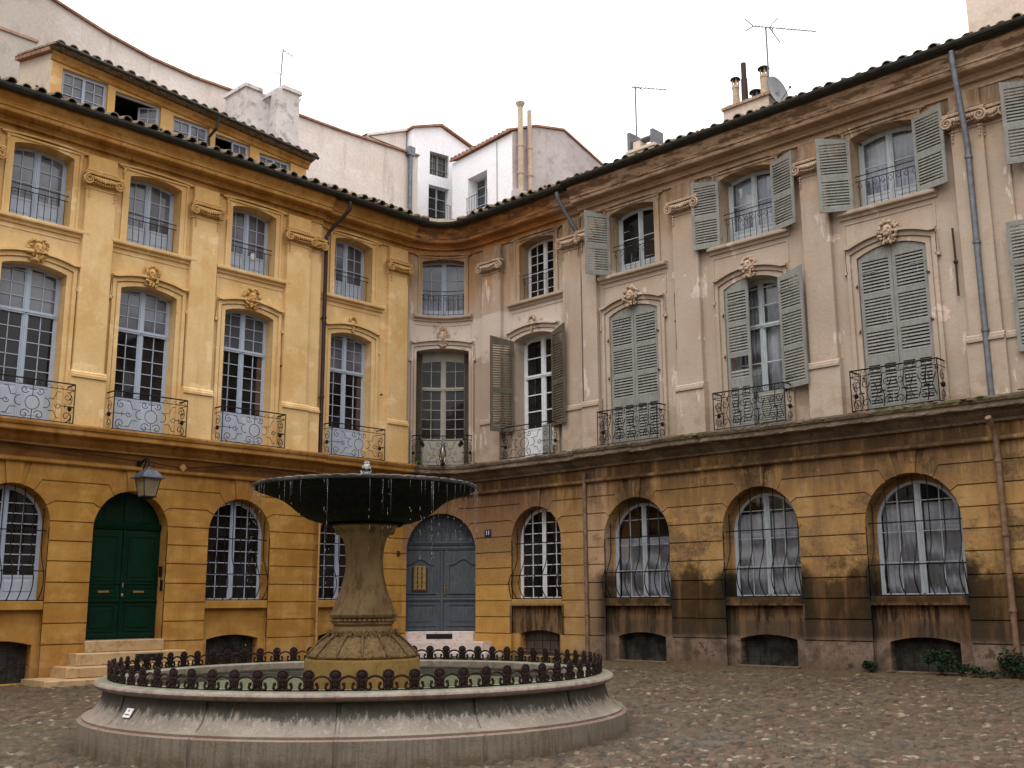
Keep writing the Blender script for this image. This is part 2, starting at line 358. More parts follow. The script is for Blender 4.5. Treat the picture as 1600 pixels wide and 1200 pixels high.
def glass(name,c,r=.06,sp=.55):
    q=N(name); o=q.geo(); n=q.noise(o,2.2,2,.5)
    q.color(q.mix(q.mr(q.noise(o,1.1,3,.5),.4,.65),c,tuple(x*2.2+.004 for x in c))); q.rough(r); q.p.inputs['Specular IOR Level'].default_value=sp
    q.bump(n,.06,.05); return q.m
M['glass']=glass('dark_glass',(.006,.005,.005),.05,.28); M['glass_b']=glass('glass_painted_reflection',(.06,.062,.075),.1)  # glass_b: sky reflection painted in as a paler grey base
def clearg():
    q=N('clear_glass'); t=q.n('ShaderNodeBsdfTransparent'); g=q.n('ShaderNodeBsdfGlossy'); g.inputs['Roughness'].default_value=.05
    f=q.n('ShaderNodeFresnel'); f.inputs[0].default_value=1.5; m=q.n('ShaderNodeMixShader')
    t.inputs[0].default_value=(.86,.88,.9,1)
    q.L(f.outputs[0],m.inputs[0]); q.L(t.outputs[0],m.inputs[1]); q.L(g.outputs[0],m.inputs[2]); q.L(m.outputs[0],q.o.inputs[0]); return q.m
M['clear']=clearg()
M['curtain']=simple('white_net_curtain',(.36,.37,.42),.9,var=.2,scale=3)
M['curt_d']=simple('grey_curtain',(.31,.31,.335),.9,var=.3,scale=3)
M['drape']=simple('brown_drape',(.10,.055,.04),.9,var=.4,scale=4)
M['dark']=simple('dark_room',(.012,.010,.009),.9,bump=0)
M['iron']=simple('wrought_iron',(.008,.007,.008),.6,.0,var=.4,scale=30)
M['rust']=simple('rusty_cast_iron',(.006,.003,.0028),.7,.0,c2=(.026,.010,.007),scale=24,bump=.3)
M['rod']=simple('rusty_brown_iron',(.055,.026,.020),.7,c2=(.03,.016,.014),scale=14)
M['pipe_d']=simple('dark_brown_pipe',(.045,.026,.024),.45,.2,var=.4,scale=8)
M['pipe_g']=simple('grey_zinc_pipe',(.16,.17,.19),.5,.5,var=.35,scale=7)
M['pipe_o']=simple('ochre_painted_pipe',(.40,.22,.08),.7,var=.3,scale=6)
M['pipe_b']=simple('brown_painted_pipe',(.12,.065,.04),.65,c2=(.19,.125,.08),scale=6)
M['pipe_w']=simple('plaster_coloured_pipe',(.33,.22,.155),.7,c2=(.24,.155,.10),scale=6)
M['gutter']=simple('dark_zinc_gutter',(.030,.028,.022),.6,.1,var=.45,scale=6)
def tiles_mat():
    q=N('mossy_clay_tiles'); o=q.ob(); n=q.noise(o,2.5,6,.7); n2=q.noise(o,11,6,.7)
    col=q.mix(q.mr(n,.35,.65),(.17,.13,.085),(.26,.19,.135)); col=q.mix(q.mul(q.mr(n2,.47,.6),.8),col,(.055,.058,.02))
    q.color(col); q.bump(n2,.6,.03); return q.m
M['tiles']=tiles_mat()
M['tiles_red']=stone('clay_tiles',(.26,.13,.085),(.36,.20,.14),(.12,.08,.055),obj_=True,scale=2)
M['green']=simple('dark_green_gloss_paint',(.0005,.019,.0085),.42,var=.35,scale=3,spec=.15,bump=.05)
M['blue']=wood('slate_blue_paint',(.056,.066,.078),(.078,.088,.10),(.037,.043,.05))
M['white_wall']=stone('white_limewash',(.82,.81,.84),(.78,.77,.81),(.76,.75,.78),obj_=True,bump=.15,scale=.4)
M['grey_wall']=stone('grey_mauve_render',(.40,.345,.34),(.48,.42,.41),(.30,.255,.25),obj_=True,bump=.5,scale=.8)
def old_render():
    q=N('old_beige_render'); o=q.geo(); n1=q.noise(o,.22,6,.65); n2=q.noise(o,.9,7,.7); st=q.noise(q.map(o,(1.6,1.6,.22)),1,5,.65); n3=q.noise(o,10,5,.6)
    col=q.mix(q.mr(n1,.35,.65),(.70,.63,.59),(.60,.52,.47)); col=q.mix(q.mul(q.mr(n2,.5,.7),.6),col,(.72,.66,.64))
    col=q.mix(q.mul(q.mr(st,.52,.68),.55),col,(.36,.30,.26)); col=q.mix(q.mul(q.mr(q.noise(q.map(o,loc=(3,1,7)),.5,7,.75),.60,.66),.5),col,(.42,.34,.28)); col=q.mix(.3,col,q.mix(q.mr(n3,.3,.7),(.6,.6,.6),(1.,1.,1.)),'MULTIPLY')
    q.color(col); q.bump(q.math('ADD',n2,n3),.5,.03); return q.m
M['beige']=old_render()
M['beige2']=stone('pale_beige_render',(.56,.46,.38),(.62,.52,.44),(.46,.37,.30),obj_=True,scale=.5)
M['bglass']=glass('window_glass_far',(.03,.03,.034))
M['greytop']=stone('grey_brown_render',(.40,.35,.31),(.45,.395,.35),(.33,.285,.25),obj_=True,bump=.2,scale=.5)
M['chim']=stone('stained_white_chimney',(.62,.58,.56),(.50,.46,.44),(.25,.21,.19),obj_=True,scale=1.2)
M['steps']=stone('pale_stone_step',(.38,.25,.125),(.46,.32,.18),(.24,.15,.07),obj_=True,scale=1.5,rough=.7)
M['steps_p']=stone('pale_pink_step',(.52,.43,.39),(.6,.51,.47),(.33,.26,.23),obj_=True,scale=2,rough=.7)
M['alu']=simple('grey_aluminium',(.16,.16,.18),.6,.1,bump=0)
M['dish']=simple('grey_dish_paint',(.24,.25,.26),.6,var=.2,scale=3,bump=0)
M['terra']=stone('beige_clay_pot',(.42,.33,.24),(.5,.4,.3),(.33,.21,.14),obj_=True,scale=3)
M['brick']=stone('worn_brick',(.30,.19,.13),(.4,.28,.2),(.2,.12,.08),obj_=True,scale=4)
M['leaf']=simple('dark_ivy_leaf',(.005,.018,.005),.7,c2=(.012,.032,.009),scale=7,bump=0)
M['leaf2']=simple('fern_leaf',(.05,.12,.02),.6,c2=(.09,.17,.04),scale=7,bump=0)
M['brass']=simple('worn_brass',(.35,.26,.10),.4,.8,var=.3,bump=0)
M['paper']=simple('white_label',(.7,.7,.7),.6,var=.08,bump=0); M['ink']=simple('dark_ink',(.05,.05,.07),.6,bump=0)
M['enamel']=simple('blue_enamel',(.015,.018,.075),.3,var=.1,bump=0); M['enw']=simple('white_enamel',(.75,.75,.75),.3,var=.05,bump=0)
M['milk']=simple('clouded_lantern_glass',(.23,.19,.12),.35,var=.25,scale=6,spec=.5,bump=0)

# ------------------------------------------------------------------ arch helpers
def arc_pts(c,wd,zs,rise,n=18,a=0.,b=1.):
    """points left to right over the arch of half width wd springing at zs"""
    if rise<1e-4: return [(c-wd+2*wd*(a+(b-a)*i/n),zs) for i in range(n+1)]
    rho=(wd*wd+rise*rise)/(2*rise); zc=zs+rise-rho; th=math.asin(min(1,wd/rho)) if rise<=wd else PI/2
    if rise>=wd-1e-6: rho=wd; zc=zs; th=PI/2
    return [(c+rho*math.sin(-th+2*th*(a+(b-a)*i/n)),zc+rho*math.cos(-th+2*th*(a+(b-a)*i/n))) for i in range(n+1)]
def arc_z(x,wd,zs,rise):
    if rise<1e-4: return zs
    if rise>=wd-1e-6: return zs+math.sqrt(max(0,wd*wd-x*x))
    rho=(wd*wd+rise*rise)/(2*rise); return zs+rise-rho+math.sqrt(max(0,rho*rho-x*x))
def arc_x(z,wd,zs,rise):
    if z<=zs: return wd
    if rise>=wd-1e-6: return math.sqrt(max(0,wd*wd-(z-zs)**2))
    rho=(wd*wd+rise*rise)/(2*rise); zc=zs+rise-rho
    return min(wd,math.sqrt(max(0,rho*rho-(z-zc)**2)))
def outline(c,wd,z0,zs,rise,n=18):
    return [(c-wd,z0)]+arc_pts(c,wd,zs,rise,n)+[(c+wd,z0)]

# ------------------------------------------------------------------ bays: (centre, half width) measured on the photo
UB=-1.40                                   # where the ochre house ends and the weathered one begins
UPW=[(-14.9,.67),(-12.19,.67),(-9.49,.67),(-6.72,.655),(-3.38,.66),(0.,.765),(3.71,.65),(7.18,.71),(10.58,.71),(13.97,.71),(17.9,.71)]
FRW=[(-14.9,.71),(-12.2,.71),(-9.5,.71),(-6.75,.71),(-3.4,.71),(0.,.97),(3.57,.73),(7.14,.77),(10.59,.74),(13.98,.76),(17.9,.76)]
GRW=[(-14.9,.87,'win'),(-12.25,.84,'win'),(-9.55,.90,'green'),(-6.73,.87,'win'),(-3.41,.87,'win'),(0.,1.23,'blue'),(3.56,.90,'win'),(7.01,1.0,'win'),(10.47,.97,'win'),(13.97,1.0,'win'),(17.9,1.0,'win')]
APEX=2.53
def gz(c,wd):                              # springing and rise of the ground floor arch
    if c==0: return 1.55,.95
    return APEX-wd,wd
Z_UP=(8.36,10.0,.11); Z_FR=(3.8,7.23,.20)
def FRISE(c): return .13 if c<4 else .19
ULO,UHI=-16.6,20.2

def gnd(U,v=0):                            # paving height in eye coordinates
    x,y,_=F(U,v,0); return ground_z(x,y)
def ground_z(x,y): return -1.43+.0165*x

# ------------------------------------------------------------------ the two houses
house_l=thing('ochre_house','long ochre plastered house on the left with green carriage door and attic windows','house',F(-8,0,-1.6))
house_r=thing('weathered_house','faded pinkish house on the right with grey shutters and stained stone ground floor','house',F(9,0,-1.4))
def side(U): return house_l if U<UB else house_r

def upper_wall(h,U0,U1,mat):
    mb=MB()
    segs=[]
    cuts=[U0]+[x for x in(-4.55,5.45) if U0<x<U1]+[U1]
    for a,b in zip(cuts[:-1],cuts[1:]):
        y=v0((a+b)/2); holes=[]
        for c,wd in UPW:
            if a<c<b: holes.append(outline(c,wd,Z_UP[0],Z_UP[1],Z_UP[2])[::-1])
        for c,wd in FRW:
            if a<c<b: holes.append(outline(c,wd,Z_FR[0],Z_FR[1],FRISE(c))[::-1])
        mb.poly([(a,3.6),(b,3.6),(b,11),(a,11)],y,y,holes)
        for hl in holes:
            l=hl; 
            for i in range(len(l)): p,q_=l[i],l[(i+1)%len(l)]; mb.face([(p[0],y,p[1]),(q_[0],y,q_[1]),(q_[0],y-.42,q_[1]),(p[0],y-.42,p[1])])
    for x in(-4.55,5.45):
        if U0<x<U1: mb.face([(x,-.12,3.6),(x,0,3.6),(x,0,11),(x,-.12,11)])
    return obj('wall',mb,mat,h)
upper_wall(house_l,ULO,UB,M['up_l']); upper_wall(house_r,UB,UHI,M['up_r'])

JZ=[-.83,-.39,.04,.47,.92,1.35,1.77,2.20,2.63,3.02]
GV=.035; GG=.013
def ground_wall(h,U0,U1,mat):
    mb=MB()
    ops=[(c,wd,k) for c,wd,k in GRW if U0-1.3<c<U1+1.3]
    cuts=[U0]+[x for x in(-4.55,5.45) if U0<x<U1]+[U1]
    if h is house_r: ops=[o for o in ops if o[0]>=0]
    else: ops=[o for o in ops if o[0]<0]
    for a,b in zip(cuts[:-1],cuts[1:]):
        y=v0((a+b)/2)
        loc=[o for o in ops if a-.2<o[0]<b]
        # recessed base sheet with notches for the arched niches
        pl=[(a,-1.95)]
        for c,wd,k in loc:
            zs,rise=gz(c,wd); pl+= [(max(c-wd,a+.001),-1.95)]+arc_pts(c,wd,zs,rise,20)+[(c+wd,-1.95)]
            pr=arc_pts(c,wd,zs,rise,20); line=[(c-wd,-1.95)]+pr+[(c+wd,-1.95)]
            for i in range(len(line)-1):
                p,q_=line[i],line[i+1]; mb.face([(p[0],y,p[1]),(q_[0],y,q_[1]),(q_[0],y-.5,q_[1]),(p[0],y-.5,p[1])])
        pl+=[(b,-1.95),(b,3.6),(a,3.6)]
        mb.poly(pl,y-GV,y-GV)
        # raised blocks
        def edge(o,side_,zj):
            """how joint zj meets opening o; returns polyline from the opening outward [(hit),(kink)] """
            c,wd,k=o; zs,rise=gz(c,wd)
            if zj<=zs+.02 or zj<1.9: x=arc_x(zj,wd,zs,rise); return [(c+side_*x,zj)]
            hit={2.20:2.10,2.63:2.40,3.02:2.50}[zj]
            if rise<wd*.99: hit=min(hit,zs+rise*.97)
            x=arc_x(hit,wd,zs,rise); ang=math.atan2(hit-zs+(.35 if c==0 else 0),x); kx=(zj-hit)/math.tan(ang)
            return [(c+side_*x,hit),(c+side_*(x+kx),zj)]
        def arcpart(o,side_,za,zb,n=6):
            c,wd,k=o; zs,rise=gz(c,wd); P=[]
            if za>=zs+rise: return []
            for i in range(1,n): z=za+(zb-za)*i/n; P.append((c+side_*arc_x(z,wd,zs,rise),z))
            return P
        bounds=[None]+loc+[None]
        for L_,Rr in zip(bounds[:-1],bounds[1:]):
            for i in range(len(JZ)-1):
                zl,zh=JZ[i],JZ[i+1]
                if i==len(JZ)-2 or True:
                    lo_l=edge(L_,1,zl) if L_ else [(a,zl)]; hi_l=edge(L_,1,zh) if L_ else [(a,zh)]
                    lo_r=edge(Rr,-1,zl) if Rr else [(b,zl)]; hi_r=edge(Rr,-1,zh) if Rr else [(b,zh)]
                P=[(p[0],p[1]+GG) for p in lo_l]
                P+=[(p[0],p[1]+GG) for p in reversed(lo_r)]
                if Rr: P+=arcpart(Rr,-1,lo_r[0][1],hi_r[0][1])
                P+=[(p[0],p[1]-GG) for p in hi_r]
                P+=[(p[0],p[1]-GG) for p in reversed(hi_l)]
                if L_: P+=arcpart(L_,1,lo_l[0][1],hi_l[0][1])[::-1]
                if max(p[0] for p in P)-min(p[0] for p in P)<.12: continue
                mb.poly(P,y-GV-.01,y+ (i%2)*.002)
            # plinth block
            xl=L_[0]+L_[1] if L_ else a; xr=Rr[0]-Rr[1] if Rr else b
            if xr-xl>.1: mb.poly([(xl,-1.95),(xr,-1.95),(xr,-.845),(xl,-.845)],y-.02,y+.035)
        for c,wd,k in loc:       # keystone
            zs,rise=gz(c,wd); x0,x1=.14,.2
            k0=[(c-x0,arc_z(x0,wd,zs,rise)),(c,arc_z(0,wd,zs,rise)),(c+x0,arc_z(x0,wd,zs,rise)),(c+x1,3.0),(c-x1,3.0)]
            mb.poly(k0,y-GV,y+.012)
    for x in(-4.55,5.45):
        if U0<x<U1: mb.face([(x,-.17,-1.95),(x,0,-1.95),(x,0,3.6),(x,-.17,3.6)])
    return obj('ground_floor_wall',mb,mat,h)
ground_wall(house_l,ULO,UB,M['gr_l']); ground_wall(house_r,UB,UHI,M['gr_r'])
# the small strip of ochre blocks between the pilaster line and the blue door belongs to the weathered house mesh

def run(h,name,U0,U1,prof,mat,ret=True,extra=0.,smooth=False):
    """moulding swept along the wall, following its steps"""
    mb=MB(); cuts=[U0]+[x for x in(-4.55,5.45) if U0<x<U1]+[U1]
    for a,b in zip(cuts[:-1],cuts[1:]):
        y=v0((a+b)/2); P=[(p[0]+y,p[1]) for p in prof]
        A,B=a,b
        mb.prof(A,B,P)
    return obj(name,mb,mat,h,smooth=smooth)
CORN=[(0,10.20),(.06,10.21),(.06,10.26),(.02,10.28),(.02,10.36),(.13,10.37),(.13,10.42),(.17,10.45),(.17,10.50),(.40,10.50),(.42,10.52),(.42,10.60),(.45,10.61),(.45,10.64),(.44,10.66),(.46,10.72),(.52,10.79),(.57,10.85),(.57,10.91),(0,10.92)]
LEDG=[(0,3.36),(.05,3.37),(.05,3.42),(.10,3.45),(.17,3.50),(.19,3.55),(.19,3.60),(.46,3.60),(.47,3.62),(.47,3.70),(.51,3.72),(.54,3.78),(.54,3.82),(0,3.84)]
STRG=[(0,2.99),(.07,2.995),(.09,3.02),(.09,3.06),(.03,3.09),(0,3.10)]
for h,a,b,cm,lm,gm in((house_l,ULO,UB,M['corn_l'],M['corn_l'],M['gr_l']),(house_r,UB,UHI,M['corn_r'],M['ledge_r'],M['gr_r'])):
    run(h,'cornice',a,b,CORN,cm); run(h,'eave_board',a,b,[(0,10.921),(.585,10.921),(.60,11.02),(0,11.03)],M['shutb']); run(h,'string_course',a,b,STRG,gm)
    if h is house_l: o=run(h,'ledge',a,b,LEDG,lm)
    else:
        lb=MB(); rl_=random.Random(31); cuts=[a,5.45,b]
        for ca,cb in zip(cuts[:-1],cuts[1:]):
            yy=v0((ca+cb)/2); k=int((cb-ca)/.11); us=[ca+(cb-ca)*i/k for i in range(k+1)]; sagv=0; sagz=0; pts=[]; chip=0
            for U in us:
                if rl_.random()<.04: chip=rl_.choice([0,0,.05,.09,.03])
                if rl_.random()<.05: sagz=rl_.uniform(-.02,.012)
                pts.append([(p[0]+yy-(chip*(1 if p[0]>.4 else 0))+rl_.uniform(-.007,.007)*(p[0]>.1),p[1]+(sagz if p[1]>3.5 else 0)+rl_.uniform(-.006,.006)*(p[0]>.1)) for p in LEDG])
            for i in range(k):
                for j in range(len(LEDG)-1): lb.face([(us[i],*pts[i][j]),(us[i+1],*pts[i+1][j]),(us[i+1],*pts[i+1][j+1]),(us[i],*pts[i][j+1])])
            for U,P in((us[0],pts[0]),(us[-1],pts[-1])): lb.face([(U,p[0],p[1]) for p in P])
        obj('ledge',lb,lm,h)
# broken lumps of mortar along the old ledge
mb=MB(); rr=random.Random(4)
for i in range(90):
    U=rr.uniform(5.5,UHI); y=v0(U); s=rr.uniform(.02,.07); mb.ball((U,y+.47+rr.uniform(-.03,.02),3.80+rr.uniform(-.05,.01)),(s*1.6,.03+s*.3,s*.45),6,4)
for i in range(70):
    U=rr.uniform(-1.2,UHI); y=v0(U); mb.ball((U,y+rr.uniform(.1,.45),3.85),(rr.uniform(.03,.12),.04,.02),6,4)
tagp(obj('crumbling_mortar',mb,M['ledge_r'],house_r,smooth=True),kind='stuff')

# ---- gutters, tile eaves
def gut(h,U0,U1,dz=0.,dv=0.):
    mb=MB(); y=0
    P=[(.56,10.98),(.575,10.935),(.61,10.90),(.66,10.885),(.71,10.90),(.745,10.935),(.755,10.98),(.765,10.99),(.775,10.98),(.765,10.925),(.72,10.875),(.66,10.86),(.60,10.875),(.555,10.925),(.545,10.98)]
    cuts=[U0]+[x for x in(-4.55,5.45) if U0<x<U1]+[U1]
    for a,b in zip(cuts[:-1],cuts[1:]):
        mb.prof(a,b,[(p[0]+dv,p[1]+dz) for p in P])
    U=math.ceil(U0)
    while U<U1: mb.prof(U-.02,U+.02,[(p[0]+dv+(.006 if i>6 else 0),p[1]+dz-(.006 if i>6 else 0)) for i,p in enumerate(P)]); U+=1.6
    return obj('gutter',mb,M['gutter'],h,smooth=False)
gut(house_l,ULO,UB); gut(house_r,UB,5.40,-.0); gut(house_r,5.42,UHI,.05,.03)
def roof(h,U0,U1,skip=()):
    mb=MB(False); rnd=random.Random(11 if h is house_l else 12)
    sl=math.tan(R_(15)); sp=.33; U=U0
    def W(U,d,z): return (U,d,z) if U<0 else (d,-U,z)          # d = distance back from the wall face
    depth=6.2
    # under-sheet
    mb.face([W(U0,-.6,10.98),W(U1,-.6,10.98),W(U1,depth,10.98+(depth+.6)*sl),W(U0,depth,10.98+(depth+.6)*sl)])
    while U<U1:
        r=.118+rnd.uniform(-.008,.008); jz=rnd.uniform(-.005,.035); jd=rnd.uniform(-.05,.04); k=7
        A=[(U+r*math.cos(PI*i/k)*-1,r*.95*math.sin(PI*i/k)) for i in range(k+1)]; B=[(U+(r-.022)*math.cos(PI*i/k)*-1,(r-.022)*math.sin(PI*i/k)*.95) for i in range(k+1)]
        d0=-.76+jd; dd=depth
        for i in range(k):
            (xa,za),(xb,zb)=A[i],A[i+1]; (xc,zc),(xd,zd)=B[i],B[i+1]; z0=11.0+jz; z1=z0+(dd-d0)*sl
            mb.face([W(xa,d0,z0+za),W(xb,d0,z0+zb),W(xb,dd,z1+zb),W(xa,dd,z1+za)])
            mb.face([W(xc,d0,z0+zc),W(xd,d0,z0+zd),W(xd,d0+.5,z0+.5*sl+zd),W(xc,d0+.5,z0+.5*sl+zc)])
            mb.face([W(xa,d0,z0+za),W(xb,d0,z0+zb),W(xd,d0,z0+zd),W(xc,d0,z0+zc)])
        # channel tile between
        x0=U+sp/2
        for i in range(4):
            a0,a1=PI+PI*i/4,PI+PI*(i+1)/4
            p=[(x0+.1*math.cos(a_),.075+.075*math.sin(a_)) for a_ in(a0,a1)]
            z0=11.0+jz*.5; z1=z0+(dd+.68)*sl
            mb.face([W(p[0][0],-.68,z0+p[0][1]),W(p[1][0],-.68,z0+p[1][1]),W(p[1][0],dd,z1+p[1][1]),W(p[0][0],dd,z1+p[0][1])])
        # moss lumps
        for q in range(2):
            if rnd.random()<.7: s=rnd.uniform(.03,.06); d=rnd.uniform(-.66,-.4); c=W(U+rnd.uniform(-.1,.1),d,11.02+jz+r+ (d+.7)*sl-.02); mb.ball(c,(s,s,s*.6),5,4)
        U+=sp
    return obj('tile_roof',mb,M['tiles'],h)
rl=roof(house_l,ULO,-2.0); rr_=roof(house_r,2.0,UHI)
mb=MB(False)      # valley over the concave corner
mb.face([(-2.0,-.0,11.03),(0,-.0,11.0),(0,-2.0,11.03),(6.2,-2,12.7),(6.2,6.2,13.),(-2,6.2,12.7)])
mb.face([(-2.0,-.55,10.98),(-1.0,-.8,10.98),(-.8,-1.0,10.98),(-.55,-2.0,10.98),(0,-2.0,11.03),(0,0,11.0),(-2,0,11.03)])
rnd=random.Random(3)
for (x,y,ang) in [(-1.75,-.62,90),(-1.45,-.68,90),(-.68,-1.45,0),(-.62,-1.75,0)]:
    for q in range(4): mb.ball((x+rnd.uniform(-.08,.08),y+rnd.uniform(-.08,.08),11.05),(.12,.12,.07),7,5)
obj('valley_roof',mb,M['tiles'],house_r)

# ---- pilasters with ionic capitals
def volute(mb,c,y,z,r,sgn):
    pts=[]; n=26
    for i in range(n+1):
        t=i/n; a=PI/2+sgn*t*2*PI*1.9; rad=r*(1-.82*t); pts.append((c+rad*math.cos(a),y+.045+.03*t,z+rad*math.sin(a)))
    mb.tube(pts,.024,5,r1=.014); 
    mb.lathe(0,0,[(0,0)],3) if False else None
    k=14
    V=[(c+r*.93*math.cos(2*PI*i/k),yy,z+r*.93*math.sin(2*PI*i/k)) for yy in(y-.03,y+.03) for i in range(k)]
    mb.mesh(V,[[i,(i+1)%k,k+(i+1)%k,k+i] for i in range(k)]+[list(range(k,2*k))])
def pilaster(U,hw,h,backs=(),wide=None):
    y=v0(U); left=h is house_l; mt=M['up_l'] if left else M['up_r']; ot=M['orn_l'] if left else M['orn_r']
    def col(mb,a,b,d,e=0):
        mb.bev(a,b,y-.02,y+d,5.10,9.42,.008)                                   # shaft
        mb.prof(a-.045,b+.045,[(y,4.93),(y+d+.085,4.94),(y+d+.09,5.00),(y+d+.05,5.02),(y+d+.05,5.06),(y+d+.015,5.10),(y,5.11)])
        mb.bev(a-.05,b+.05,y-.02,y+d+.05,3.80,4.935,.006)
        mb.bev(a+.01,b-.01,y-.02,y+d-.01,9.42,10.2,.008)
        mb.prof(a-.015,b+.015,[(y,9.80),(y+d+.02,9.81),(y+d+.02,9.86),(y,9.88)])
        mb.prof(a-.02,b+.02,[(y,9.36),(y+d+.018,9.37),(y+d+.018,9.40),(y,9.41)])
    mb=MB()
    for (a,b,d) in backs: col(mb,a,b,d)
    col(mb,U-hw,U+hw,.14)
    p=obj('pilaster',mb,mt,h)
    def capital(a,b,d):
        mb=MB(); Y=y+d+.02; z=9.56; r=.128
        mb.prof(a-.10,b+.10,[(Y-.05,9.68),(Y+.10,9.69),(Y+.11,9.73),(Y+.09,9.755),(Y-.05,9.76)])
        mb.prof(a-.02,b+.02,[(Y-.05,9.46),(Y+.04,9.48),(Y+.075,9.56),(Y+.08,9.66),(Y-.05,9.69)])
        volute(mb,a-.01,Y+.05,z-.005,r,1); volute(mb,b+.01,Y+.05,z-.005,r,-1)
        n=9
        for i in range(n):
            x=a+.12+(b-a-.24)*i/(n-1); sag=.03*math.sin(PI*i/(n-1)); mb.ball((x,Y+.11,z+.03-sag+random.uniform(-.01,.01)),(.04,.045,.05),6,5); mb.ball((x+.02,Y+.09,z-.045-sag),(.022,.03,.03),5,4)
        for x in(a+.05,b-.05):
            for k in range(4): mb.ball((x+random.uniform(-.006,.006),Y+.015,9.38-k*.07),(.026-.003*k,.02,.03),6,5)
        return obj('capital',mb,ot,p,smooth=True,auto=50)
    for (a,b,d) in backs: capital(a,b,d)
    capital(U-hw,U+hw,.14)
    return p
for U in(-13.57,-10.88,-8.17): pilaster(U,.355,house_l)
pilaster(-5.38,.37,house_l,backs=[(-5.05,-4.60,.05)])
pilaster(-1.80,.36,house_l)
pilaster(2.03,.37,house_r)
pilaster(5.10,.32,house_r); pilaster(5.80,.24,house_r)
pilaster(8.88,.36,house_r); pilaster(12.36,.33,house_r)
pilaster(15.80,.32,house_r,backs=[(16.08,16.55,.05)]); pilaster(19.4,.33,house_r)

# ---- windows
def bars(mb,c,wd,z0,zs,rise,y,th,cols,rows,sill=.05,fr=.06,bar=.018,meet=.045,panel=None,transom=None,top_rows=None,two=True):
    """casement joinery. panel: height up to which the leaves are solid. transom: z of the transom"""
    inner=arc_pts(c,wd-fr,zs,max(rise-.0,0)*(wd-fr)/wd if rise<wd*.9 else wd-fr,16)
    if rise>=wd*.9: inner=[(c+(wd-fr)*math.sin(-PI/2+PI*i/16),zs+(wd-fr)*math.cos(-PI/2+PI*i/16)) for i in range(17)]
    else: inner=[(p[0],p[1]-fr*.8) for p in inner]
    outer=arc_pts(c,wd,zs,rise,16)
    mb.strip(outer,inner,y-th,y)
    mb.box(c-wd,c-wd+fr,y-th,y,z0,zs); mb.box(c+wd-fr,c+wd,y-th,y,z0,zs)
    mb.box(c-wd+fr,c+wd-fr,y-th,y,z0,z0+sill)
    def top(x): return arc_z(min(abs(x),wd-.001),wd,zs,rise)-fr*.6
    if two:
        mb.box(c-meet,c+meet,y-th,y+.012,z0+sill,top(0)); mb.box(c-.012,c+.012,y,y+.03,z0+sill,(transom or top(0))-.01)
        leaf=[(c-wd+fr,c-meet),(c+meet,c+wd-fr)]
    else: leaf=[(c-wd+fr,c+wd-fr)]
    zb=panel if panel else z0+sill
    if transom: mb.box(c-wd+fr,c+wd-fr,y-th,y+.03,transom-.05,transom+.05); mb.box(c-wd+fr,c+wd-fr,y,y+.045,transom-.01,transom+.02)
    for a,b in leaf:
        st=.028
        for x in(a,b-st): mb.box(x,x+st,y-th,y-.008,z0+sill,top(x-c+st/2))
        if panel:
            mb.box(a+st,b-st,y-th,y-.018,z0+sill,panel-.03); mb.box(a+st,b-st,y-th,y-.008,panel-.05,panel+.0)
            mb.box(a+st,b-st,y-th,y-.008,z0+sill,z0+sill+.09)
            mb.bev(a+st+.04,b-st-.04,y-.03,y-.006,z0+sill+.14,panel-.11,.015)
        zt=transom-.05 if transom else None
        for k in range(1,cols):
            x=a+(b-a)*k/cols; mb.box(x-bar/2,x+bar/2,y-th*.8,y-.012,zb,zt if zt else top(x-c)); 
            if zt: mb.box(x-bar/2,x+bar/2,y-th*.8,y-.012,transom+.05,top(x-c))
        ztop=zt if zt else None
        if zt:
            for k in range(1,rows): z=zb+(zt-zb)*k/rows; mb.box(a+st,b-st,y-th*.8,y-.012,z-bar/2,z+bar/2)
            tr=top_rows or 3; zz=transom+.05
            for k in range(1,tr+1):
                z=zz+(zs-zz)*k/tr if tr>1 else zs
                if z>top(a-c+.04)-.02 and z>top(b-c-.04)-.02: continue
                mb.box(a+st,b-st,y-th*.8,y-.012,z-bar/2,z+bar/2)
        else:
            H=zs+rise*.55-zb if rise>wd*.9 else zs-zb
            for k in range(1,rows+(1 if rise>wd*.9 else 0)):
                z=zb+(H)*k/rows; xx=arc_x(z,wd,zs,rise)-fr
                A=max(a+st-c,-xx)+c; B=min(b-st-c,xx)+c
                if B-A>.05: mb.box(A,B,y-th*.8,y-.012,z-bar/2,z+bar/2)
def panes(mb,c,wd,z0,zs,rise,y,cols=4,rows=6,jit=.006,rnd=random):
    """old glass: each pane leans a little differently"""
    xs=[c-wd+.03+(2*wd-.06)*i/cols for i in range(cols+1)]; H=arc_z(0,wd,zs,rise)-.02
    zz=[z0+.02+(zs-z0-.02)*j/rows for j in range(rows+1)]
    for i in range(cols):
        for j in range(rows):
            d=[rnd.uniform(-jit,jit) for _ in range(3)]
            mb.face([(xs[i],y+d[0],zz[j]),(xs[i+1],y+d[1],zz[j]),(xs[i+1],y+d[1]+d[2],zz[j+1]),(xs[i],y+d[0]+d[2],zz[j+1])])
    if rise>.02: mb.poly([(c-wd+.03,zs)]+[(p[0],p[1]-.02) for p in arc_pts(c,wd-.03,zs,rise*(wd-.03)/wd,14)]+[(c+wd-.03,zs)],y,y)
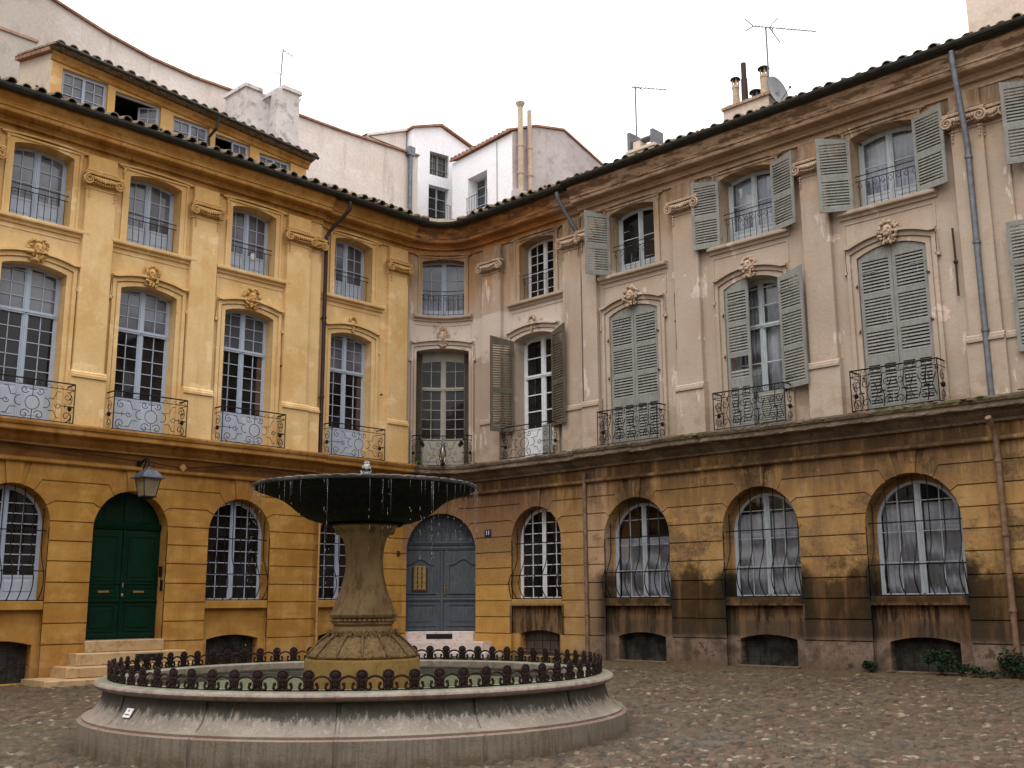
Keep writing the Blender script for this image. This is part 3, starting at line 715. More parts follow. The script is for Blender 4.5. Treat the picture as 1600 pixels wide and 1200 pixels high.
def curtain(c,wd,z0,z1,y,parent,mat,gap=.0,seed=0,full=True):
    rnd=random.Random(seed); mb=MB(); 
    spans=[(c-wd+.04,c-gap),(c+gap,c+wd-.04)]
    for a,b in spans:
        n=44; ph=rnd.uniform(0,6); fr=rnd.uniform(38,52); V=[]
        for j in range(7):
            t=j/6; z=z1+(z0-z1)*t
            for i in range(n+1):
                x=a+(b-a)*i/n; V.append((x,y+(.012+.02*t)*math.sin(fr*x+ph+.6*math.sin(5*x))+.008*math.sin(17*x+t),z))
        mb.mesh(V,[[j*(n+1)+i,j*(n+1)+i+1,(j+1)*(n+1)+i+1,(j+1)*(n+1)+i] for j in range(6) for i in range(n)])
    return obj('curtain',mb,mat,parent,smooth=True)
def surround(mb,c,wd,z0,zs,rise,y,wf=.2,pr=.045,hood=False,ears=False):
    """moulded stone frame"""
    A=[(c-wd,z0)]+arc_pts(c,wd,zs,rise,14)+[(c+wd,z0)]
    def off(d,dz=None):
        dz=d if dz is None else dz
        return [(c-wd-d,z0)]+[(c-wd-d+(2*wd+2*d)*i/14,max(p[1],p[1])+dz*(.8)) for i,p in enumerate(arc_pts(c,wd,zs,rise,14))]+[(c+wd+d,z0)]
    mb.strip(A,off(wf*.45),y-.01,y+pr*.6); mb.strip(off(wf*.45),off(wf*.62),y-.01,y+pr*.35); mb.strip(off(wf*.62),off(wf),y-.01,y+pr)
def shutter(parent,U,z0,z1,w,s,delta,mat,panels=2,rise=0.,v=.0,label=None,arch=None):
    """louvred shutter hinged at U; s=-1 opens to the left, +1 to the right; delta = angle away from the wall"""
    mb=MB(False); t=.035; st=.075; 
    def B(x0,x1,y0,y1,z0_,z1_): mb.box(x0,x1,y0,y1,z0_,z1_)
    H=z1-z0
    tops=arch or (lambda x:z1)
    n=6
    # top piece following the arch
    pts=[(0,z1-.10)]+[(w*i/n,tops(w*i/n)) for i in range(n+1)]+[(w,z1-.10)]
    mb.poly([(p[0],p[1]) for p in pts],0,t,back=True)
    B(0,st,0,t,z0,z1-.10); B(w-st,w,0,t,z0,z1-.10)
    zr=[z0]; 
    if panels==2: cut=[(z0,z0+.1),(z0+H*.42,z0+H*.42+.13)]; end=z1-.10
    elif panels==3: cut=[(z0,z0+.09),(z0+H*.325,z0+H*.325+.10),(z0+H*.655,z0+H*.655+.10)]; end=z1-.11
    else: cut=[(z0,z0+.11),(z0+.98,z0+1.18),(z0+.98+(H-1.2)*.33,z0+1.08+(H-1.2)*.33),(z0+.98+(H-1.2)*.67,z0+1.08+(H-1.2)*.67)]; end=z1-.10
    for a,b in cut: B(st,w-st,.002,t-.002,a,b)
    lv=[(cut[i][1],(cut[i+1][0] if i+1<len(cut) else end)) for i in range(len(cut))]
    for idx,(a,b) in enumerate(lv):
        k=max(3,int(round((b-a)/.070))); 
        segs=[(st,w-st)]
        if panels==4 and idx==0: B(w/2-.05,w/2+.05,.002,t-.002,a,b); segs=[(st,w/2-.05),(w/2+.05,w-st)]
        for x0,x1 in segs:
            for i in range(k):
                if label and idx==1 and i>k*.38: continue
                z=a+(b-a)*(i+.5)/k; dz=.021; jx=random.uniform(-.0008,.0008)
                # slat: sloping outward and down
                V=[(x0,.003,z+dz+jx),(x1,.003,z+dz+jx),(x1,t-.002,z-dz),(x0,t-.002,z-dz),(x0,.003,z+dz-.012+jx),(x1,.003,z+dz-.012+jx),(x1,t-.002,z-dz-.012),(x0,t-.002,z-dz-.012)]
                mb.mesh(V,[(0,1,2,3),(7,6,5,4),(3,2,6,7),(0,4,5,1)])
    for z in(z0+.25,z1-.35): B(0,w*.5,t,t+.006,z-.012,z+.012); mb.tube([(-.01,t*.5,z-.05),(-.01,t*.5,z+.05)],.012,6)
    # place: local x along the leaf, local y = outer face direction
    c,sn=math.cos(delta),math.sin(delta)
    a0=FA(U); du=Vector((math.cos(a0),math.sin(a0),0)); dv=Vector((math.sin(a0),-math.cos(a0),0))   # +U direction and outward
    hx=Vector(F(U,v,0))
    ex=du*(s*c)+dv*sn; ey=(dv*c-du*(s*sn))
    if panels and s*1: pass
    V2=[]
    for (x,y_,z) in mb.V: p=hx+ex*x+ey*(y_); V2.append((p.x,p.y,z))
    mb.V=V2
    o=obj('shutter',mb,mat,parent,label=label)
    return o
def top_rail(mb,c,hw,y,z,ins=.02):
    mb.tube([(c-hw,y,z),(c+hw,y,z)],.012,6)
def window_rail(parent,c,wd,z0,y,fancy=False,side_=0):
    """plain bars across the upper windows"""
    mb=MB(); e=.06
    mb.tube([(c-wd-.02,y-.0,z0+.78),(c+wd+e*.5,y,z0+.78)],.011,5); mb.tube([(c-wd-.02,y,z0+.66),(c+wd+e*.5,y,z0+.66)],.011,5); mb.tube([(c-wd,y,z0+.06),(c+wd,y,z0+.06)],.009,5)
    n=9
    for i in range(n): x=c-wd+2*wd*(i+.5)/n; mb.tube([(x,y,z0+.0),(x,y,z0+.66)],.008,4)
    if fancy:
        for i in range(8):
            x=c-wd*.86+2*wd*.86*i/7; mb.tube([(x-.05,y+.002,z0+.55),(x,y+.002,z0+.62),(x+.05,y+.002,z0+.55),(x,y+.002,z0+.48),(x-.05,y+.002,z0+.55)],.007,4)
    return obj('rail',mb,M['iron'],parent)
def spiral(cx,cz,r,turns,a0,sg=1,n=14,r1=.25):
    return [(cx+r*(1-(1-r1)*i/n)*math.cos(a0+sg*2*PI*turns*i/n),cz+r*(1-(1-r1)*i/n)*math.sin(a0+sg*2*PI*turns*i/n)) for i in range(n+1)]
def balcony(parent,c,hw,y,d=.44,style=0,label=None):
    """wrought iron railing with scrolls standing on the ledge"""
    mb=MB(); z0,z1=3.83,4.70; yf=y+d
    def T(P,r=.0085,yy=yf): mb.tube([(p[0],yy,p[1]) for p in P],r,4)
    ring=[(c-hw,y,z1),(c-hw,yf,z1),(c+hw,yf,z1),(c+hw,y,z1)]
    def rail(z,r):
        mb.tube([(c-hw,y-.02,z),(c-hw,yf,z)],r,5); n=8
        mb.tube([(c-hw+2*hw*i/n,yf,z) for i in range(n+1)],r,5); mb.tube([(c+hw,yf,z),(c+hw,y-.02,z)],r,5)
    rail(z1,.017); rail(z0+.02,.011); rail(z1-.13,.009)
    for x in(c-hw,c+hw): mb.tube([(x,yf,z0),(x,yf,z1+.01)],.013,5); mb.tube([(x,y+.02,z0),(x,y+.02,z1)],.011,5)
    zm=(z0+z1-.13)/2
    if style==0:
        R0=.15; T([(c+R0*math.cos(2*PI*i/18),zm+R0*math.sin(2*PI*i/18)) for i in range(19)])
        for s in(-1,1):
            # scrolls round the middle ring
            T([(c+s*a,b) for a,b in spiral(.26,zm,.13,.55,PI*.5,-1,12,.6)]); T([(c+s*a,b) for a,b in spiral(.15,z0+.11,.11,1.2,PI*.9,-1,16,.2)])
            T([(c+s*a,b) for a,b in spiral(.17,z1-.24,.085,1.2,-PI*.9,1,16,.2)])
            T([(c+s*.34,zm+.13),(c+s*.45,zm+.13),(c+s*.52,z1-.2),(c+s*.60,z1-.2)]); T([(c+s*.34,zm-.13),(c+s*.46,zm-.13),(c+s*.53,z0+.1),(c+s*.60,z0+.1)])
            T([(c+s*(hw-.16+a),b) for a,b in spiral(0,z1-.29,.10,1.3,PI*.5,-1,16,.15)]); T([(c+s*(hw-.16+a),b) for a,b in spiral(0,z0+.15,.12,1.3,-PI*.5,1,16,.15)])
            T([(c+s*(hw-.02),zm),(c+s*(hw-.30),zm)]); T([(c+s*(hw-.2),zm+.05),(c+s*(hw-.2),zm-.05)])
            T([(c+s*a,b) for a,b in spiral(.55,zm,.07,1.1,PI,1,12,.3)])
        T([(c,zm+R0),(c,z1-.13)]); T([(c,zm-R0),(c,z0)]); T([(c-.08,z1-.22),(c+.08,z1-.22)])
        n=8
        for i in range(n): x=c-hw+2*hw*(i+.5)/n; T([(x-.07,z1-.12),(x,z1-.05),(x+.07,z1-.12)],.006)
    else:
        n=4
        for i in range(n):
            x=c-hw+2*hw*(i+.5)/n; w_=2*hw/n*.42
            for s in(-1,1):
                T([(x+s*a,b) for a,b in spiral(w_*.45,z0+.16,w_*.5,1.2,-PI*.1,1 ,14,.2)]); T([(x+s*a,b) for a,b in spiral(w_*.45,z1-.30,w_*.5,1.2,PI*.1,-1,14,.2)])
                T([(x+s*w_*.95,z0+.16),(x+s*w_*.55,zm),(x+s*w_*.95,z1-.3)])
            T([(x,z0+.05),(x+.03,zm-.08),(x-.03,zm+.08),(x,z1-.14)],.012)
            T([(x-.06,zm),(x+.06,zm)],.014)
        n=10
        for i in range(n): x=c-hw+2*hw*(i+.5)/n; T([(x-.05,z1-.12),(x-.02,z1-.03),(x+.03,z1-.1),(x+.05,z1-.02)],.009)
    for s in(-1,1):       # return sides
        x=c+s*hw
        for k,zz,r in((0,z0+.16,.12),(1,z1-.32,.12)):
            P=spiral(y+d*.5,zz,r,1.3,PI*.5 if k else -PI*.5,-1 if k else 1,14,.2); mb.tube([(x,p[0],p[1]) for p in P],.0085,4)
        mb.tube([(x,y+.05,zm),(x,yf-.05,zm)],.0085,4); mb.ball((x,y+d*.5,zm),(.05,.05,.06),6,5)
    return obj('balcony_railing',mb,M['iron'],parent,label=label)
def mask(h,c,z,y,kind,seed):
    """carved head over a window"""
    rnd=random.Random(seed); mb=MB(); ot=M['orn_l'] if h is house_l else M['orn_r']
    if kind=='head':
        mb.ball((c,y+.08,z),(.115,.12,.155),14,12); mb.ball((c,y+.17,z-.085),(.065,.05,.05),8,6)      # skull, chin
        mb.ball((c,y+.205,z-.02),(.022,.035,.045),7,6)                                             # nose
        for s in(-1,1):
            mb.ball((c+s*.045,y+.178,z+.025),(.022,.014,.012),6,5); mb.ball((c+s*.047,y+.18,z+.055),(.035,.022,.014),7,5); mb.ball((c+s*.06,y+.155,z-.035),(.032,.03,.035),7,5)
            mb.ball((c+s*.118,y+.08,z),(.02,.03,.04),6,5)
        mb.ball((c,y+.187,z-.072),(.036,.02,.010),7,5)
        for i in range(34):
            a=PI*(-.32+1.64*i/33); rr_=.145+rnd.uniform(-.015,.05)+(.04 if seed%2 else 0)*abs(math.cos(a)); 
            mb.ball((c+rr_*math.cos(a),y+.07+rnd.uniform(-.02,.06),z+.01+rr_*1.18*math.sin(a)),(rnd.uniform(.03,.055),.045,rnd.uniform(.03,.05)),6,5)
        for i in range(14): mb.ball((c+rnd.uniform(-.08,.08),y+.12+rnd.uniform(0,.03),z-.16-rnd.uniform(0,.12)),(.03,.035,.04),6,5)
        for s in(-1,1):
            mb.tube([(c+s*(.08+a),y+.08,z-.23+b) for a,b in spiral(.04,0,.05,1.1,0,1,12,.3)],.02,5)
    elif kind=='crest':
        mb.ball((c,y+.05,z-.05),(.17,.08,.22),14,10); mb.ball((c,y+.09,z-.05),(.11,.07,.15),12,8)
        for i in range(26):
            a=2*PI*i/26; mb.ball((c+.20*math.cos(a),y+.05,z-.05+.25*math.sin(a)),(rnd.uniform(.03,.06),.05,rnd.uniform(.03,.06)),6,5)
        for i in range(5): mb.ball((c+(i-2)*.055,y+.07,z+.27-.02*abs(i-2)),(.03,.04,.05),6,5)
        for i in range(6): mb.tube([(c-.04+.016*i,y+.15,z-.12),(c-.04+.016*i,y+.155,z+.02)],.006,4)
    else:
        for i in range(7): a=PI*(.1+.8*i/6); mb.ball((c+.1*math.cos(a),y+.06,z+.03+.13*math.sin(a)),(.03,.05,.06),7,6)
        mb.ball((c,y+.07,z-.02),(.09,.07,.08),10,7)
        for s in(-1,1): 
            mb.tube([(c+s*(.1+a),y+.06,z-.06+b) for a,b in spiral(.06,0,.07,1.2,PI/2,-1,14,.2)],.022,5)
            mb.tube([(c+s*(.12+.05*i),y+.05,z-.02-.012*i+.04*math.sin(i)) for i in range(6)],.028,5,r1=.01)
        for i in range(6): mb.ball((c,y+.07,z-.12-.03*i),(.05-.006*i,.04,.03),6,5)
    return obj('carved_ornament' if kind!='head' else 'carved_head',mb,ot,h,smooth=True)
def corner_scrolls(mb,c,wd,y,z):
    for s in(-1,1):
        x=c+s*(wd+.16)
        mb.tube([(x+s*a,y+.05,z+b) for a,b in spiral(.02,0,.07,1.2,PI,-1,12,.25)],.02,5); mb.tube([(x+.0,y+.05,z-.05),(x-s*.12,y+.05,z+.0),(x-s*.22,y+.045,z+.035)],.025,5,r1=.012)
        mb.ball((x,y+.05,z-.12),(.035,.035,.08),6,5); mb.ball((x+s*.1,y+.04,z+.02),(.04,.03,.03),6,5)

names_up={-12.19:0}
for i,(c,wd) in enumerate(UPW):
    h=side(c) if c else house_r; y=v0(c); left=c<UB; z0,zs,rs=Z_UP
    fm=M['frame_l'] if left or c==0 else M['frame_r']
    if abs(c-3.71)<.1: fm=M['frame_w']
    mb=MB(); yf=y-(.36 if left else .36)
    if left: bars(mb,c,wd,z0+.02,zs,rs,yf,.06,2,3,panel=8.93)
    elif c==0: bars(mb,c,wd,z0+.02,zs,rs,yf+.06,.06,2,3,panel=8.6)
    elif c<4: bars(mb,c,wd,z0+.02,zs,rs,yf,.06,2,6)
    elif c<8: bars(mb,c,wd,z0+.02,zs,rs,yf,.06,1,2,panel=8.7,fr=.09)
    else: bars(mb,c,wd,z0+.02,zs,rs,yf,.06,1,2,panel=8.75,fr=.09)
    wn=obj('window',mb,fm,h)
    curt=c>9 
    pm=MB(); panes(pm,c,wd,z0,zs,rs,yf-.035+(.06 if c==0 else 0),4,4,.004,random.Random(i)); 
    obj('pane',pm,M['clear'] if curt else (M['glass_b'] if left or c==0 else M['glass']),wn)
    if curt:
        curtain(c,wd,8.5,zs+.09,yf-.13,wn,M['curtain'],seed=i)
        mb=MB(); mb.face([(c-wd,yf-.35,z0),(c+wd,yf-.35,z0),(c+wd,yf-.35,zs+.2),(c-wd,yf-.35,zs+.2)]); 
        for s in(-1,1): mb.face([(c+s*wd,yf-.35,z0),(c+s*wd,yf,z0),(c+s*wd,yf,zs+.1),(c+s*wd,yf-.35,zs+.2)])
        mb.face([(c-wd,yf-.35,zs+.2),(c+wd,yf-.35,zs+.2),(c+wd,yf,zs+.2),(c-wd,yf,zs+.2)]); mb.face([(c-wd,yf-.35,z0),(c+wd,yf-.35,z0),(c+wd,yf,z0),(c-wd,yf,z0)])
        obj('interior',mb,M['dark'],wn)
    mb=MB(); op_=outline(c,wd,z0,zs,rs)
    for d_,p_ in((.06,.030),(.10,.045)): mb.poly([(c-wd-d_-.08,z0),(c-wd-.0,z0)]+arc_pts(c,wd+.0,zs,rs,14)+[(c+wd+.0,z0),(c+wd+d_+.08,z0),(c+wd+d_+.08,10.17),(c-wd-d_-.08,10.17)],y-.01,y+p_-(.0 if d_>.08 else 0)) if d_<.08 else mb.strip([(c-wd-.12,z0),(c-wd-.12,10.13),(c+wd+.12,10.13),(c+wd+.12,z0)],[(c-wd-.17,z0),(c-wd-.17,10.18),(c+wd+.17,10.18),(c+wd+.17,z0)],y,y+.06)
    ap=arc_pts(c,wd+.30,10.17,.05,12); mb.strip(ap,[(p[0],p[1]+.045) for p in ap],y,y+.085)
    corner_scrolls(mb,c,wd,y,10.19)
    mb.prof(c-wd-.36,c+wd+.36,[(y,10.26),(y+.05,10.27),(y+.05,10.31),(y,10.32)]) if False else None
    obj('surround',mb,M['up_l'] if left else M['up_r'],wn)
    mb=MB(); sw=1.08 if c else 1.12; sw=min(sw,wd+.42)
    mb.prof(c-sw,c+sw,[(y,8.16),(y+.05,8.17),(y+.05,8.22),(y+.06,8.24),(y+.14,8.25),(y+.15,8.28),(y+.15,8.33),(y-.35,8.375)])
    # sunk panel below the sill
    mb.strip([(c-sw+.06,7.55),(c-sw+.06,8.09),(c+sw-.06,8.09),(c+sw-.06,7.55)],[(c-sw+.10,7.55),(c-sw+.10,8.05),(c+sw-.10,8.05),(c+sw-.10,7.55)],y-.005,y+.018)
    obj('sill',mb,M['up_l'] if left else M['up_r'],wn)
    window_rail(wn,c,wd,z0+.0,y-.14 if left else y-.10,fancy=not left)
    if i==3:
        mb=MB(); mb.ball((c+.22,yf+.01,8.93),(.075,.02,.10),12,8); obj('round_sign',mb,M['frame_w'],wn)
    if c>6:
        zt=zs; ar=lambda x,wd=wd:Z_UP[1]-.03+.10*min(1,x/.7)
        sh={7.18:((-1,R_(62),.70),),10.58:((-1,R_(14),.70),(1,R_(17),.70)),13.97:((-1,R_(31),.72),(1,R_(14),.72)),17.9:((-1,R_(20),.66),(1,R_(20),.7))}[c]
        for s,dl,w_ in sh: shutter(wn,c+s*(wd+.01),z0-.03,zs-.0,w_,s,dl,M['shut'],2,v=y+.055,arch=ar)

HEADS={-14.9:'head',-12.2:'head',-9.5:'head',-6.75:'head',-3.4:'shell',0.:'crest',3.57:'shell',7.14:'head',10.59:'head',13.98:'head',17.9:'head'}
for i,(c,wd) in enumerate(FRW):
    h=side(c) if c else house_r; y=v0(c); left=c<UB; z0,zs,rs=Z_FR; z0=3.84; rs=FRISE(c)
    fm=M['frame_l'] if left else (M['frame_w'] if 3<c<4 else (M['frame_g'] if c==0 else M['frame_r']))
    closed=6<c<17 and not abs(c-10.59)<.1
    mb=MB(); yf=y-(.27 if left else .38); iw=wd
    if c==0: iw=.97
    if not closed:
        if left: bars(mb,c,iw,z0,zs,rs,yf,.06,2,5,panel=4.72,transom=6.31,top_rows=3)
        elif c==0: bars(mb,c,iw,z0,zs,rs,yf,.06,2,5,panel=4.72,transom=6.2,top_rows=2,fr=.33)
        elif c<4: bars(mb,c,iw,z0,zs,rs,yf,.06,1,3,panel=4.75,transom=6.2,top_rows=2,fr=.09,bar=.03,meet=.06)
        else: bars(mb,c,iw,z0,zs,rs,yf,.06,1,2,panel=4.6,transom=6.3,top_rows=2,fr=.09,bar=.03)
    else: bars(mb,c,iw,z0,zs,rs,yf,.06,1,2,transom=6.2,top_rows=1)
    wn=obj('french_window',mb,fm,h)
    curt=abs(c-10.59)<.1
    pm=MB()
    if left: 
        panes(pm,c,iw,6.31,zs,rs,yf-.035,4,3,.005,random.Random(70+i)); obj('transom_pane',pm,M['glass_b'],wn); pm=MB(); panes(pm,c,iw,z0,6.31,0,yf-.035,4,5,.005,random.Random(50+i))
    else: panes(pm,c,iw,z0,zs,rs,yf-.035,4,7,.005,random.Random(50+i))
    obj('pane',pm,M['clear'] if curt else M['glass'],wn)
    if curt:
        curtain(c,wd,4.6,zs+.15,yf-.13,wn,M['curt_d'],seed=i)
        mb=MB(); mb.face([(c-wd,yf-.35,z0),(c+wd,yf-.35,z0),(c+wd,yf-.35,zs+.3),(c-wd,yf-.35,zs+.3)]); mb.face([(c-wd,yf-.35,zs+.3),(c+wd,yf-.35,zs+.3),(c+wd,yf,zs+.3),(c-wd,yf,zs+.3)])
        for s in(-1,1): mb.face([(c+s*wd,yf-.35,z0),(c+s*wd,yf,z0),(c+s*wd,yf,zs+.3),(c+s*wd,yf-.35,zs+.3)])
        obj('interior',mb,M['dark'],wn)
    if left and i in(3,4): 
        for s in(-1,1):
            mb=MB(); x=c+s*(wd-.15); mb.box(x-.08,x+.08,yf-.029,yf-.027,4.75,6.25); obj('curtain',mb,M['drape'],wn)
    mb=MB(); surround(mb,c,wd,3.84,zs,rs,y,.22,.075)
    # hood moulding springing from small ears
    hw=wd+.24; P=[(c-hw,zs+.19),(c-hw+.12,zs+.19)]+arc_pts(c,hw-.13,zs+.19,rs*.95,12)+[(c+hw-.12,zs+.19),(c+hw,zs+.19)]; Q=[(p[0],p[1]+.035) for p in P]; Q2=[(p[0],p[1]+.09) for p in P]
    P=[(c-hw,zs-.25)]+P+[(c+hw,zs-.25)]; Q=[(c-hw-.03,zs-.25)]+Q+[(c+hw+.03,zs-.25)]
    mb.strip(Q[1:-1],Q2,y,y+.15); mb.strip(P,Q,y,y+.07)
    for s in(-1,1): mb.bev(c+s*hw-.05,c+s*hw+.05,y,y+.075,zs-.32,zs-.25,.01)
    obj('surround',mb,M['up_l'] if left else M['up_r'],wn)
    mask(h,c,7.66 if c else 7.72,y+.02,HEADS[c],i)
    hwb=.90 if left else .92
    if c==0: balcony(wn,0,1.12,y,.30,0)
    else: balcony(wn,c+.02,hwb,y,.44,0 if left or c<4 else 1)
    if c>0:
        ar=None
        def archf(hinge,s,wd=wd,c=c,zs=zs,rs=rs): return lambda x:arc_z(min(abs((hinge+s*x)-c),wd-.01),wd,zs,rs)-.015
        L_,R2=c-wd+.015,c+wd-.015
        if c<4:
            op=lambda x:zs-.02+.12*min(1,x/.7)
            shutter(wn,c-wd,4.62,zs-.05,.72,-1,R_(67),M['shutb'],2,v=y+.06,arch=op); shutter(wn,c+wd,4.62,zs-.02,.72,1,R_(20),M['shutb'],2,v=y+.06,arch=op)
            mb=MB(); mb.box(c+.30,c+.62,y-.02,y+.02,3.9,4.72); mb.bev(c+.58,c+.78,y+.02,y+.14,3.86,4.12,.01); obj('leaning_board',mb,M['shut'],wn)
        elif closed:
            for s,hg in((1,L_),(-1,R2)):
                shutter(wn,hg,3.87,zs,wd-.02,s,0.,M['shut'],4,v=y-.03,arch=archf(hg,s))
        elif abs(c-10.59)<.1:
            shutter(wn,L_,3.87,zs,wd-.10,1,R_(2),M['shut'],4,v=y-.02,arch=archf(L_,1),label='closed left shutter leaf with a gap of missing slats')
            shutter(wn,c+wd,4.62,zs-.02,.74,1,R_(16),M['shut'],3,v=y+.06,arch=lambda x:zs-.02+.12*min(1,x/.7))
            mb=MB(); zz=3.87; mb.box(c+.02,c+wd-.03,y-.06,y-.03,3.87,4.68); 
            for k in range(13): mb.prof(c+.08+ (0 if k%1==0 else 0),c+wd-.09,[(y-.03,3.98+k*.05),(y-.012,3.97+k*.05),(y-.03,4.0+k*.05)])
            obj('lower_shutter_panel',mb,M['shut'],wn)
        else:
            shutter(wn,c-wd,4.62,zs-.02,.76,-1,R_(8),M['shut'],3,v=y+.06); shutter(wn,c+wd,4.62,zs-.02,.72,1,R_(25),M['shut'],3,v=y+.06)
    if c==0:
        for s in(-1,1):      # slatted leaves folded against the reveals
            mb=MB(); x0,x1=(c-iw+.01,c-iw+.34) if s<0 else (c+iw-.34,c+iw-.01)
            mb.box(x0,x1,yf+.055,yf+.075,3.87,zs-.0,0)
            for xx in(x0,x1-.035): mb.box(xx,xx+.035,yf+.07,yf+.105,3.87,zs)
            for k in range(62): z=3.93+k*.053; mb.face([(x0+.035,yf+.078,z+.03),(x1-.035,yf+.078,z+.03),(x1-.035,yf+.10,z),(x0+.035,yf+.10,z)]); mb.face([(x0+.035,yf+.078,z+.026),(x1-.035,yf+.078,z+.026),(x1-.035,yf+.10,z-.006),(x0+.035,yf+.10,z-.006)]); mb.face([(x0+.035,yf+.10,z),(x1-.035,yf+.10,z),(x1-.035,yf+.10,z-.006),(x0+.035,yf+.10,z-.006)])
            obj('folded_shutter',mb,M['shutb'],wn)

def grille(parent,c,wd,zs,rise,y,n=7,heavy=False):
    mb=MB(); r=.0115 if not heavy else .0125; lo=.07; rr_=random.Random(int(c*10))
    def belly(z):
        if z>1.22: return 0.
        return .24*(1+math.cos(PI*(z-.50)/.72))/2 if z>.50 else .26*max(0,math.cos(PI/2*(.50-z)/.43))**.8-.02
    for i in range(n):
        x=c-wd*.9+2*wd*.9*i/(n-1); pts=[]; zt=arc_z(min(abs(x-c),wd-.02),wd,zs,rise)-.02
        z=zt
        pts.append((x,y-.15,zt)); pts.append((x,y-.14,1.36))
        for k in range(15): z=1.30-1.23*k/14; pts.append((x,y-.14+belly(z),z))
        mb.tube(pts,r,5)
    for z in(1.56,): mb.tube([(c-wd,y-.14,z),(c+wd,y-.14,z)],r*1.1,5)
    for z in(.70,.09):
        b=belly(z)-.125; mb.tube([(c-wd+.0,y-.05,z),(c-wd*.93,y+b,z)]+[(c-wd*.93+2*wd*.93*k/6,y+b,z) for k in range(1,7)]+[(c+wd,y-.05,z)],r*1.15,5)
    if heavy:
        mb.tube([(c-wd-.02,y+.02,.12),(c-wd-.02,y+.10,.5),(c-wd+.05,y+.06,.75)],.014,5); mb.tube([(c+wd+.02,y+.02,.12),(c+wd+.02,y+.12,.5),(c+wd-.04,y+.06,.75)],.014,5)
    return obj('grille',mb,M['iron'],parent)
def cellar(parent,c,h):
    """barred cellar opening in the recessed apron"""
    y=v0(c); wd=.71; z0=gnd(c,0)+.02; mb=MB()
    hole=outline(c,wd,z0,-.83,.10,10)
    GW=[g for g in GRW if abs(g[0]-c)<.3][0]; gw=GW[1]
    yy=y-.13
    mb.poly([(c-gw,-1.95),(c+gw,-1.95),(c+gw,.06),(c-gw,.06)],yy,yy,[hole[::-1]])
    for i in range(len(hole)): p,q_=hole[i],hole[(i+1)%len(hole)]; mb.face([(p[0],yy,p[1]),(q_[0],yy,q_[1]),(q_[0],yy-.25,q_[1]),(p[0],yy-.25,p[1])])
    # sill slab
    mb.bev(c-gw+.01,c+gw-.01,yy-.3,y+.01,-.11,.075,.012)
    mb.prof(c-wd-.06,c+wd+.06,[(yy,z0-.06),(y+.02,z0-.05),(y+.03,z0+.0),(yy,z0+.02)])
    a=obj('apron',mb,M['gr_l'] if c<0 else M['gr_r'],h)
    mb=MB(); 
    for k in range(5): x=c-wd+2*wd*(k+.5)/5; mb.tube([(x,yy-.10,z0),(x,yy-.10,arc_z(abs(x-c),wd,-.83,.1))],.009,5)
    for z in(-1.0,-1.22): mb.tube([(c-wd,yy-.10,z),(c+wd,yy-.10,z)],.008,5)
    obj('bars',mb,M['iron'],a)
    mb=MB(); mb.poly(hole,yy-.22,yy-.22); obj('cellar_shutter',mb,M['shutb'] if c in(3.56,) else M['cell'],a)
q=N('cellar_dark_mesh'); o_=q.uv(); q.color(q.mix(q.mr(q.noise(o_,3,5,.6),.4,.6),(.016,.015,.013),(.045,.04,.034))); M['cell']=q.m

